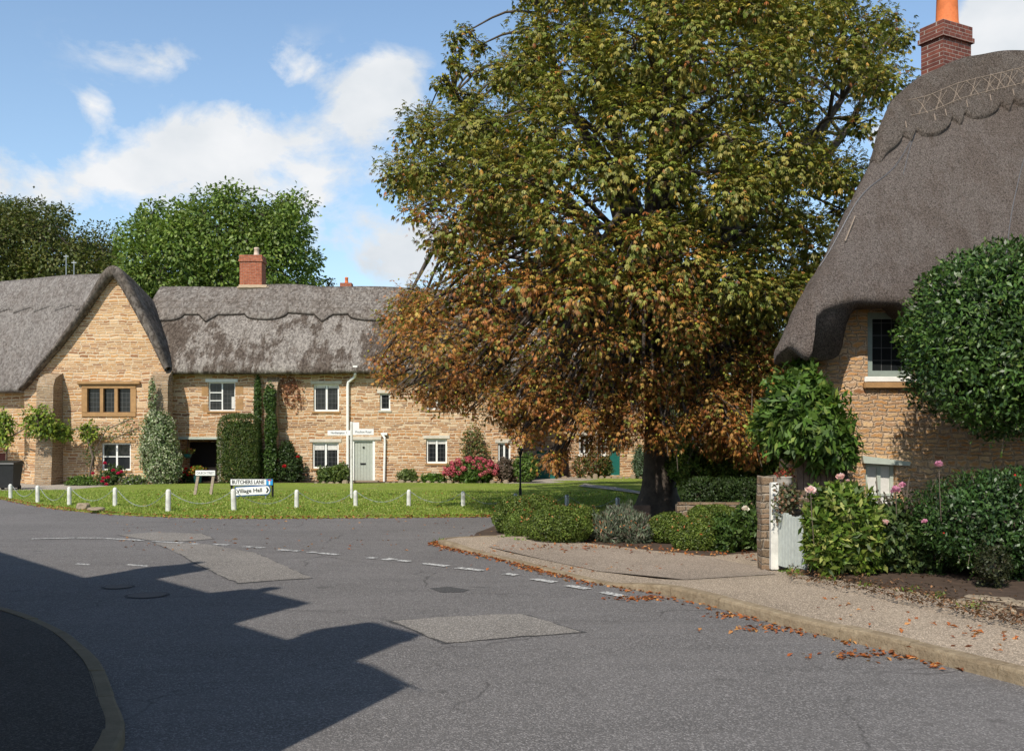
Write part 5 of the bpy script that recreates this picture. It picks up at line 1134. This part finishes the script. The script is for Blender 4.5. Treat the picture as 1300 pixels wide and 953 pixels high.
for i, (px, py, s_) in enumerate(spots):
    o = bpy.data.objects.new('edging_stone', rocks[i % 5]); COL.objects.link(o); g_ = gp(px, py); o.location = (g_.x, g_.y+.05, .10); s_ *= .62 if px < 1225 else .9; o.scale = (s_, s_, s_*.8); o.rotation_euler = (0, 0, -1.0+.4*math.sin(i*5))
    tag(o, 'rough pale stone edging the bed beside the right pavement', 'stone', 'edging stones of the near flower bed')

# ------------------------------------------------------------------ planting in front of the far cottages
def fb(px0, px1, py0, py1, D, ry=None): return ball(px0, px1, py0, py1, D, ry)
yew = bush('yew_column', 'tall clipped dark yew column beside the recessed porch', 'topiary', [((X(304.5,42.9),42.9,Z(574,42.9)),(.86,.7,1.62))], 17000, .075, .035, [(.065,.105,.022),(.09,.135,.028),(.045,.075,.016),(.13,.15,.035)], power=5, lump=.02, base=(X(304,42.9),42.9,.1), shell=(.93,1.02), up=1.2)
vs_ = bush('variegated_shrub', 'pale cream and green variegated shrub climbing between gable and porch', 'shrub', [fb(175,214,545,605,42.1,.6), fb(179,223,520,562,42.15,.55), fb(188,199,480,535,42.3,.12), fb(177,226,534,585,42.1,.6), fb(180,230,570,620,42.0,.7), fb(186,214,522,555,42.3,.4), fb(198,232,560,612,42.2,.6)], 8000, .085, .06, [(.34,.38,.22),(.20,.27,.11),(.48,.50,.34),(.12,.18,.06)], lump=.15)
bush('ivy_column', 'dark green ivy climbing the buttress right of the yew column', 'climber', [fb(333,353,560,617,43.1,.3), fb(336,352,520,570,43.1,.3), fb(335,350,486,530,43.2,.25), fb(322,332,470,560,43.75,.12)], 4200, .09, .07, [(.04,.08,.018),(.06,.11,.022),(.09,.15,.03)], lump=.15)
db = bush('dark_rose_shrub', 'dark shrub with few red roses right of the ivy buttress', 'shrub', [fb(352,386,575,615,43.2,.5), fb(354,374,560,590,43.4,.35)], 2600, .10, .06, [(.03,.055,.015),(.05,.08,.02)], lump=.25)
bloom(db, at(361,592,42.6), .11, [(.55,.02,.03)]); bloom(db, at(378,580,42.7), .09, [(.55,.02,.03)])
cv = MB()                                                # bare red creeper on the wall above
tag(leaf_object('russet_creeper', bush_chunks([fb(352,376,472,500,43.93,.05), fb(358,384,480,520,43.93,.05)], 520, .11, .07, [(.30,.12,.06),(.20,.09,.05),(.38,.2,.1)], None, 2, .4), m_['leaf']), 'thin russet creeper on the wall below the eave right of the ivy', 'climber')
wi = bush('golden_wisteria', 'yellow green wisteria trained across the left wing and buttress', 'climber', [fb(-14,18,520,568,42.6,.3), fb(28,72,516,556,41.6,.35), fb(60,92,535,560,42.2,.3), fb(100,126,537,560,42.75,.15), fb(-60,-10,525,565,42.8,.3)], 2600, .16, .07, [(.24,.32,.035),(.17,.25,.03),(.32,.38,.06),(.10,.17,.02)], lump=.35, up=-.6, base=(X(8,43),43,.05))
q = MB(); q.tube([(X(112,42.9),42.9,.1),(X(118,42.8),42.8,1.2),(X(108,42.8),42.8,2.4)], .05, 6); q.tube([(X(8,43.3),43.3,.05),(X(9,43.2),43.2,2.0),(X(40,41.7),41.7,2.6),(X(90,42.7),42.7,2.4),(X(125,42.8),42.8,2.5)], .035, 6); q.build('stem', m_['twig_bark'], wi)
cr_ = thing('climbing_rose', 'sparse climbing rose on the gable wall under the mullioned window', 'climber', (X(118,42.9), 42.9, .1))
q = MB(); q.tube([(X(118,42.9),42.9,.1),(X(119,42.9),42.9,1.4),(X(135,42.9),42.9,2.4),(X(168,42.9),42.9,2.9)], .025, 5); q.build('stem', m_['twig_bark'], cr_)
(leaf_object('foliage', bush_chunks([fb(128,150,538,560,42.9,.1), fb(150,172,530,556,42.9,.1), fb(104,124,565,590,42.9,.1), fb(112,120,540,600,42.9,.08)], 420, .10, .06, [(.14,.18,.05),(.09,.14,.03)], None, 2, .5), m_['leaf'], cr_))
rr_ = bush('red_rose_bush', 'low rose bush with crimson flowers under the lower gable window', 'shrub', [fb(124,152,596,622,42.0,.4), fb(134,158,590,612,42.2,.4)], 1500, .08, .05, [(.08,.13,.03),(.05,.09,.02)], lump=.3)
for px, py in ((118,601),(131,607),(137,606),(130,611),(135,615),(150,601),(154,599),(144,597),(131,622),(133,588)): bloom(rr_, at(px, py, 41.6), .10, [(.60,.02,.10),(.50,.02,.05)])
bed = [('low green border plants left of the crimson rose bush', [fb(84,126,604,624,41.9,.4)], [(.12,.20,.03),(.08,.14,.02)]),
       ('leafy border plants between crimson rose bush and variegated shrub', [fb(154,186,604,622,42.0,.4)], [(.13,.19,.04),(.09,.14,.03),(.3,.3,.25)]),
       ('small green shrub under the row window left of the finger post', [fb(402,432,592,614,43.2,.4)], [(.07,.12,.02),(.12,.17,.04)]),
       ('taller green shrub against the drainpipe', [fb(422,444,588,614,43.0,.4)], [(.09,.14,.025),(.15,.19,.05)]),
       ('tiny pale plant right of the grey door', [fb(506,530,596,614,43.2,.3)], [(.10,.15,.03),(.2,.24,.08)]),
       ('bright green clump left of the pink hydrangea', [fb(534,566,601,615,43.0,.3)], [(.12,.22,.03),(.08,.15,.02)]),
       ('tall loose climber on the wall above the pink hydrangea', [fb(585,615,540,592,43.5,.4), fb(594,622,560,600,43.5,.4)], [(.12,.16,.05),(.18,.20,.06),(.30,.16,.07)]),
       ('dry brown shrub right of the pink hydrangea', [fb(630,654,582,612,43.1,.4)], [(.17,.12,.09),(.12,.09,.06)]),
       ('rounded bright green shrub behind the black lamp post', [fb(650,682,576,613,43.0,.5)], [(.09,.16,.03),(.14,.22,.04)]),
       ('orange tinged shrub before the far cottage window', [fb(738,774,566,608,48.3,.6), fb(724,750,578,608,48.3,.6)], [(.12,.14,.03),(.30,.13,.05),(.10,.12,.03)]),
       ('dark green shrub left of the teal door', [fb(755,778,580,608,48.6,.5)], [(.05,.09,.02),(.08,.12,.03)]),
       ('grey green shrub at the right end of the far cottage', [fb(803,822,566,612,47.5,.5)], [(.14,.20,.12),(.10,.15,.08)])]
for lab, bl, pal in bed: bush('border_shrub', lab, 'shrub', bl, 1500, .10, .055, pal, lump=.25, group='shrubs and plants in the cottage borders')
hyd = bush('hydrangea', 'pink flowering hydrangea under the row, the biggest bloom on the green', 'shrub', [fb(566,630,584,614,42.8,.6)], 2600, .13, .085, [(.07,.13,.025),(.10,.17,.03)], lump=.1)
hb = []
for i in range(46):
    d = rand_unit(1)[0]; d[1] = -abs(d[1]); d[2] = abs(d[2])*1.1-.25; d /= np.linalg.norm(d); c = np.array(hyd.location)*0 + np.array([X(598,42.8), 42.8, Z(598,42.8)]) + d*np.array([1.12,.62,.56])*1.02
    pal = [(.52,.09,.13),(.60,.17,.19),(.42,.06,.09)]
    p, nr = ball_points(46, c, (.12,.12,.10), 2, (.9,1.1), 0); ax = unit(np.cross(nr, rand_unit(len(p)))); leaf_object('flower_head', [leaves(p, ax, nr, .06, .06, pick_cols(len(p), pal, None, .2), .1, .1)], m_['petal'], hyd, origin=c)
ew = thing('stone_edging_wall', 'low dry stone edging along the cottage borders behind the grass', 'wall', (X(560,42.6), 42.6, .1)); q = MB(); rs = random.Random(4)
for x in np.arange(X(398,42.6), X(655,42.6), .3):
    if X(447,42.6) < x < X(480,42.6): continue
    w_ = rs.uniform(.2,.3); h_ = rs.uniform(.02,.15); q.box((x+rs.uniform(0,.05), 42.5+rs.uniform(-.08,.05), .05), (x+w_, 42.75, .12+h_), bev=.04)
for x in np.arange(X(704,48), X(815,48), .3): q.box((x, 47.3, .05), (x+rs.uniform(.2,.28), 47.5, .16+rs.uniform(.0,.2)), bev=.04)
q.build('stones', m_['rock'], ew)
pot = thing('flower_pot', 'teal pot of orange and red flowers beside the recessed porch', 'flower pot', (X(251,42.8), 42.8, .13)); c = (X(251,42.8), 42.8, .13)
MB().lathe(c, [(0,0),(.15,0),(.19,.34),(.21,.36),(.19,.38),(.16,.34)], 16).build('pot', m_['teal_glaze'], pot, smooth=True); leaf_object('flowers', bush_chunks([((c[0],c[1],.62),(.30,.25,.22))], 420, .08, .05, [(.14,.20,.03),(.25,.28,.03),(.62,.20,.04)], [3,2,1], 2, .3), m_['leaf'], pot)
ger = bush('red_geraniums', 'scarlet geraniums standing in the recessed porch', 'plant', [fb(230,250,596,614,43.3,.3)], 500, .08, .06, [(.05,.09,.02),(.08,.12,.03)], lump=.3)
for px, py in ((236,595),(239,603),(243,594.5),(244,602),(247,605),(234,600),(255,604)): bloom(ger, at(px, py, 43.0), .10, [(.75,.01,.02),(.65,.01,.02)])
hbk = thing('hanging_basket', 'hanging basket in the shade of the recessed porch', 'hanging basket', at(238,578,43.7)); hq = at(238,576,43.7); MB().lathe(hq, [(0,-.2),(.15,-.14),(.2,0),(.18,0)], 14).build('basket', m_['teal_glaze'], hbk); leaf_object('flowers', bush_chunks([((hq.x,hq.y,hq.z+.1),(.28,.22,.16))], 300, .08, .05, [(.16,.2,.04),(.3,.28,.05),(.4,.1,.05)], None, 2, .3), m_['leaf'], hbk); MB().tube([(hq.x,hq.y,hq.z),(hq.x,hq.y,Z(558.5,43.9))], .01, 5).build('hanger', m_['black_paint'], hbk)

# wheelie bin
bn = thing('wheelie_bin', 'black wheeled bin at the far left before the red door', 'bin', (X(9,38.2), 38.2, .05)); bx_ = X(9,38.2); q = MB()
q.add([(bx_-.34,37.95,.12),(bx_+.34,37.95,.12),(bx_+.34,38.5,.12),(bx_-.34,38.5,.12),(bx_-.42,37.85,1.02),(bx_+.42,37.85,1.02),(bx_+.42,38.6,1.02),(bx_-.42,38.6,1.02)], [(0,3,2,1),(4,5,6,7),(0,1,5,4),(1,2,6,5),(2,3,7,6),(3,0,4,7)]); q.build('body', m_['black_plastic'], bn)
MB().add([(bx_-.45,37.8,1.025),(bx_+.45,37.8,1.025),(bx_+.45,38.65,1.025),(bx_-.45,38.65,1.025),(bx_-.43,37.82,1.08),(bx_+.43,37.82,1.08),(bx_+.40,38.6,1.16),(bx_-.40,38.6,1.16)], [(0,3,2,1),(4,5,6,7),(0,1,5,4),(1,2,6,5),(2,3,7,6),(3,0,4,7)]).build('lid', m_['black_plastic'], bn)
for sx in (-.32, .32):
    q = MB(); q.tube([(bx_+sx-.03,38.5,.13),(bx_+sx+.03,38.5,.13)], .1, 14); q.build('wheel', m_['black_paint'], bn)
MB().tube([(bx_-.35,38.68,1.0),(bx_+.35,38.68,1.0)], .02, 6).build('handle', m_['black_plastic'], bn)

# ------------------------------------------------------------------ posts and chains round the green
POSTS = [(13.4,611,630),(47.8,613,635),(88,615,639.5),(146,618,642),(213.5,619,648),(297,620.5,648.5),(376.5,620.5,644.5),(451.5,621,642),(519,621,642.8),(588,623,643.3),(654.5,625.5,642.5),(719.7,627,643.8),(783.8,628.5,644)]
tops = []
for i, (px, t, b) in enumerate(POSTS):
    g_ = gp(px, b, .10); D = g_.y; h = (b-t)/FPX*D; gz = green_z(g_.x, g_.y)-.02
    o = thing('chain_post', f'{"white" if i < 10 else "shade-greyed white"} wooden post of the green\'s chain fence, {ORD[i]} from the left' + (', leaning slightly' if i == 5 else ''), 'post', (g_.x, g_.y, gz), 'posts round the village green')
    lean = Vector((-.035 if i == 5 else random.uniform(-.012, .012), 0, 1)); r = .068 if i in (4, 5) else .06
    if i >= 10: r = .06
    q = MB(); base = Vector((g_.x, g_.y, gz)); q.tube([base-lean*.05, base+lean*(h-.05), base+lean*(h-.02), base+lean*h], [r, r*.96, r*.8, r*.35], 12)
    q.build('shaft', m_['off_white_paint' if i < 10 else 'galvanised_and_shade_grey'], o, smooth=False)  # right-hand posts get a grey colour that paints in their shade
    q = MB(); hk = base+lean*(h*.82); q.tube([hk+Vector((-r-.03,0,0)), hk+Vector((r+.03,0,0))], .012, 6); q.build('chain_eye', m_['galvanised_and_shade_grey'], o); tops.append(hk)
for i in range(len(tops)-1):
    a, b = tops[i]+Vector((.09,0,0)), tops[i+1]-Vector((.09,0,0)); L_ = (b-a).length; pts = []
    sag = min(.38, a.z-.14, .10+.11*L_)
    for k in range(19):
        t = k/18; q_ = a.lerp(b, t); q_.z -= sag*4*t*(1-t); q_.z = max(q_.z, green_z(q_.x, q_.y)+.03); pts.append(q_)
    q = MB()
    n = int(L_/.075)                                        # alternating links
    for k in range(n):
        t0, t1 = (k+.0)/n, (k+1.25)/n; f = lambda t: pts[min(17, int(min(t, .999)*18))].lerp(pts[min(18, int(min(t, .999)*18)+1)], min(t, .999)*18 % 1)
        p0_, p1_ = f(t0), f(min(1, t1)); d = (p1_-p0_); s_ = Vector((0, .010, 0)) if k % 2 else Vector((0, 0, .010))
        q.tube([p0_, p0_.lerp(p1_, .2)+s_, p0_.lerp(p1_, .8)+s_, p1_, p0_.lerp(p1_, .8)-s_, p0_.lerp(p1_, .2)-s_, p0_], .005, 4)
    o = q.build('post_chain', m_['chain_plastic'], None, origin=a); tag(o, f'pale chain sagging between the {ORD[i]} and {ORD[i+1]} posts of the green from the left', 'chain', 'chains round the village green')
# ------------------------------------------------------------------ signs
def board(mb, x0, x1, z0, z1, y, t, m=0, tip=0, n=10, tilt=0.0):
    pts = [(x0, z0), (x1, z0)]
    if tip:
        r = (z1-z0)/2; c = x1-0
        pts = [(x0, z0)] + [(x1+tip*math.cos(a)*1, (z0+z1)/2+r*math.sin(a)) for a in np.linspace(-PI/2, PI/2, n)] + [(x0, z1)]
    else: pts = [(x0, z0), (x1, z0), (x1, z1), (x0, z1)]
    xm = (x0+x1)/2; pts = [(p[0], p[1]+(p[0]-xm)*tilt) for p in pts]
    return mb.prism(pts, y, y+t, m)
D = 30.9; vh = thing('village_hall_sign', 'white blue edged direction sign reading Village Hall with an arrow, low on the green', 'sign', (X(320,D), D, .1)); tl = .05
x0, x1, zt, zb = X(298,D), X(339,D), Z(616.4,D), Z(629,D); zm, xm = (zt+zb)/2, (X(298,D)+X(339,D))/2
q = MB(); board(q, x0, x1, zb, zt, D, .02, tip=.11, tilt=tl); q.build('backing', m_['sign_blue'], vh)
q = MB(); board(q, x0+.035, x1, zb+.03, zt-.03, D-.006, .005, tip=.085, tilt=tl); q.build('face', m_['sign_white'], vh)
text_obj('lettering', 'Village Hall', .17, m_['sign_black'], (xm-.045, D-.010, zm+.0), vh, rot=(PI/2, -tl, 0), width=.80, bold=.003)
ax_ = x1-.02; az_ = zm+(ax_-xm)*tl; MB().prism([(ax_-.02, az_+.085), (ax_+.03, az_+.085), (ax_+.085, az_), (ax_+.03, az_-.085), (ax_-.02, az_-.085), (ax_+.03, az_)][::-1], D-.011, D-.007).build('arrow', m_['sign_black'], vh)
for px in (301, 337): MB().tube([(X(px,D), D+.045, .05), (X(px,D), D+.045, zt-.04)], .022, 8).build('leg', m_['galvanised_and_shade_grey'], vh)
D = 31.6; bl_ = thing('street_name_sign', 'black framed street nameplate reading BUTCHERS LANE behind the Village Hall sign', 'sign', (X(320,D), D, .1))
x0, x1, zt, zb = X(292,D), X(347,D), Z(607.3,D), Z(616.3,D)
MB().box((x0, D, zb), (x1, D+.03, zt)).build('frame', m_['black_paint'], bl_); q = MB(); board(q, x0+.02, X(338,D), zb+.02, zt-.02, D-.006, .005); q.build('face', m_['sign_white'], bl_)
q = MB(); board(q, X(338,D)+.003, x1-.02, zb+.02, zt-.02, D-.006, .005); q.build('blue_panel', m_['sign_light_blue'], bl_); xc = (X(338,D)+x1-.017)/2
MB().box((xc-.022, D-.010, zb+.03), (xc+.022, D-.007, zt-.07)).build('no_through_stem', m_['sign_white'], bl_); MB().box((xc-.06, D-.010, zt-.068), (xc+.06, D-.007, zt-.032)).build('no_through_bar', m_['sign_red'], bl_)
text_obj('lettering', 'BUTCHERS LANE', .17, m_['sign_black'], ((x0+X(338,D))/2, D-.010, (zt+zb)/2), bl_, width=1.02, bold=.003)
for px in (293.5, 345.5): MB().box((X(px,D)-.03, D+.032, .05), (X(px,D)+.03, D+.09, zt+.02)).build('leg', m_['black_paint'], bl_)
D = 33.3; cs = thing('street_name_sign', 'small weathered nameplate on two leaning wooden legs before the recessed porch', 'sign', (X(260,D), D, .1))
x0, x1, zt, zb = X(248,D), X(273,D), Z(597,D), Z(603.7,D); MB().box((x0, D, zb), (x1, D+.035, zt), bev=.012).build('board', m_['sign_white'], cs)
text_obj('lettering', 'CHURCH STREET', .12, m_['faded_letter'], ((x0+x1)/2, D-.003, (zt+zb)/2), cs, width=.58)
for pt, pb in ((251.5,246.5),(271,266.5)):
    q = MB(); a = Vector((X(pt,D), D+.07, zb+.12)); b = Vector((X(pb,D), D+.05, .05)); w_ = Vector((.045,0,0)); d_ = Vector((0,.03,0)); V = [b-w_-d_,b+w_-d_,b+w_+d_,b-w_+d_,a-w_-d_,a+w_-d_,a+w_+d_,a-w_+d_]; q.add(V, [(0,3,2,1),(4,5,6,7),(0,1,5,4),(1,2,6,5),(2,3,7,6),(3,0,4,7)]); q.build('leg', m_['weathered_wood'], cs)
# finger post
D = 31.2; fp = thing('finger_post', 'slim white finger post with two pointing arms and a small plate', 'signpost', (X(446.3,D), D, .1)); fx = X(446.3,D)
q = MB(); q.tube([(fx,D,.0),(fx,D,Z(535,D))], .042, 12); q.build('pole', m_['off_white_paint'], fp)
for (pa, pb, t, b, txt, w_) in ((416,444.8,546,552.3,'Northampton  1',.5),(447.8,474.5,544.3,551.8,'Moulton Road',.5)):
    q = MB(); board(q, X(pa,D), X(pb,D), Z(b,D), Z(t,D), D-.012, .024); arm = q.build('arm', m_['sign_white'], fp); text_obj('lettering', txt, .10, m_['faded_letter'], ((X(pa,D)+X(pb,D))/2, D-.017, (Z(b,D)+Z(t,D))/2), arm, width=w_)
q = MB(); board(q, X(447.6,D), X(456,D), Z(544.2,D), Z(535.8,D), D-.012, .024); q.build('plate', m_['sign_white'], fp)
# black lamp post on the green
D = 29.6; lp = thing('lamp_post', 'thin black lamp post on the green behind the box mounds', 'lamp post', (X(660.5,D), D, .1)); lx_ = X(660.5,D)
MB().tube([(lx_,D,.05),(lx_,D,.5),(lx_,D,.52),(lx_,D,Z(578,D))], [.045,.045,.03,.028], 10).build('pole', m_['black_paint'], lp)
zz = Z(578,D); q = MB(); q.lathe((lx_,D,zz), [(.03,0),(.05,.02),(.09,.17),(.10,.18),(.03,.26),(.0,.28)], 6); q.build('lantern', m_['black_paint'], lp); MB().box((lx_-.22, D-.012, zz-.06), (lx_+.22, D+.012, zz-.03)).build('cross_bar', m_['black_paint'], lp)
for px, py, s_, lab in ((106,646.5,1.2,'brown lump of stone on the grass verge, left of the two'), (122,649.5,1.1,'flatter straw coloured stone on the grass verge, right of the two')):
    o = bpy.data.objects.new('verge_stone', rocks[(px//2) % 5]); COL.objects.link(o); g_ = gp(px, py); o.location = (g_.x*.98, g_.y*.98, .12); o.scale = (s_*(.8 if px < 110 else 1.2), s_*.8, s_*(1.0 if px < 110 else .45)); tag(o, lab, 'stone')

# ------------------------------------------------------------------ leaf litter and grass blades
def scatter(name, pts, size, pal, label, mat='dry_leaf', flat=.25, cat='leaves'):
    n = len(pts); nm = unit(np.array([[0, 0, 1.]]) + rand_unit(n)*flat*1.4); ax = unit(np.cross(nm, rand_unit(n)))
    o = leaf_object(name, [leaves(pts, ax, nm, size*RNG.uniform(.6, 1.4, n), size*.5*RNG.uniform(.6, 1.3, n), pick_cols(n, pal), .3, .35)], m_[mat]); return tag(o, label, cat, kind='stuff')
P = []
for _ in range(1150):                                      # in the gutter by the dropped kerb
    i = RNG.integers(6, len(K)-30); a = K[i]; b = K[i+1]; t = RNG.random(); q_ = a.lerp(b, t); d = (b-a).normalized(); n_ = Vector((-d.y, d.x)); dens = interp(i, [(6,1),(30,1),(40,.25),(60,.2)])
    if RNG.random() > dens: continue
    o_ = -abs(RNG.normal(0, .10)); P.append((q_.x+n_.x*o_, q_.y+n_.y*o_, .018))
for (px, py, s_, k) in ((815,760,.22,90),(700,722,.3,60),(965,799,.22,50),(1100,833,.25,60),(935,782,.15,30),(650,700,.6,60),(760,722,.8,60)):
    g_ = gp(px, py)
    for _ in range(k): x_, y_ = g_.x+RNG.normal(0, s_), g_.y+RNG.normal(0, s_*.4); P.append((x_, y_, .02 if py < 740 and False else (.03 if px in (650,760) else .018)))
for _ in range(240): px = RNG.uniform(600, 960); py = interp(px, [(600,690),(760,697),(960,708)])+RNG.normal(0, 3); g_ = gp(px, max(py, 680)); P.append((g_.x, g_.y, .06))
for _ in range(45): px = RNG.uniform(1040, 1300); py = interp(px, [(1040,752),(1300,806)])+abs(RNG.normal(0, 16)); g_ = gp(px, py, .12); P.append((g_.x, g_.y, .135))
scatter('gutter_leaves', np.array(P), .075, [(.46,.16,.05),(.36,.11,.035),(.55,.27,.10),(.28,.10,.05)], 'orange brown fallen leaves along the right kerb and pavement')
P = []
for _ in range(1900):
    i = RNG.integers(0, len(g_front)-1); q_ = g_front[i].lerp(g_front[i+1], RNG.random()); o_ = RNG.normal(0, .10); P.append((q_.x, q_.y-.02+o_, (.012 if o_ < 0 else .06)))
for _ in range(500): px = RNG.uniform(180, 860); g_ = gp(px, RNG.uniform(622, 655), .12); P.append((g_.x, g_.y, green_z(g_.x, g_.y)+.03))
for _ in range(160): g_ = gp(RNG.uniform(150, 700), RNG.uniform(659, 700)); P.append((g_.x, g_.y, .012))
scatter('verge_leaves', np.array(P), .085, [(.40,.16,.06),(.32,.11,.04),(.50,.26,.10),(.24,.12,.06)], 'rusty fallen leaves scattered along the front edge of the green')
P = []
for _ in range(1500):
    px = RNG.uniform(1000, 1330); py = interp(px, [(1000,734),(1110,754),(1330,802)]) - abs(RNG.normal(0, 14)); g_ = gp(px, py, .17); P.append((g_.x, g_.y, .185+RNG.uniform(0, .02)))
scatter('bed_leaves', np.array(P), .05, [(.20,.11,.06),(.13,.08,.05),(.30,.16,.08),(.09,.06,.04)], 'dry brown leaves and twigs lying on the soil of the near flower bed')
P = []
for (px, py, k) in ((1000,737,40),(1012,740,30),(1162,764,40),(1108,756,16),(1190,772,26),(1250,784,24),(1236,786,16),(640,686,50),(660,690,30),(560,690,20),(1050,748,16)):
    g_ = gp(px, py)
    for _ in range(k): P.append((g_.x+RNG.normal(0,.07), g_.y+RNG.normal(0,.05), .12 if px > 900 else .04))
P = np.array(P); n = len(P); ax = unit(np.array([[0, 0, .8]])+rand_unit(n)*.8); ax[:, 2] = np.abs(ax[:, 2])
tag(leaf_object('kerb_weeds', [leaves(P, ax, rand_unit(n), RNG.uniform(.04,.10,n), .025, pick_cols(n, [(.14,.24,.03),(.20,.30,.05),(.10,.16,.02)]), .1, .3)], m_['leaf']), 'small green weeds growing out of the pavement edge', 'weeds', kind='stuff')
# grass blades over the nearer half of the green
P = []; 
while len(P) < 52000:
    px = RNG.uniform(-20, 900); py = 657 - 34*RNG.random()**1.6; g_ = gp(px, py, .1)
    if in_poly(g_.x, g_.y, GREEN): P.append((g_.x, g_.y, 0))
P = np.array(P); P[:, 2] = [green_z(x, y) for x, y, _ in P]; n = len(P); ax = unit(np.array([[0, 0, 1.]])+rand_unit(n)*.6); ax[:, 2] = np.abs(ax[:, 2])
tag(leaf_object('grass_blades', [leaves(P-np.array([0,0,.01]), ax, rand_unit(n), RNG.uniform(.03,.075,n), .022, pick_cols(n, [(.22,.32,.04),(.29,.39,.06),(.16,.24,.03),(.40,.42,.12)]), .1, .2)], m_['leaf']), 'short grass blades over the front of the village green', 'grass', kind='stuff')
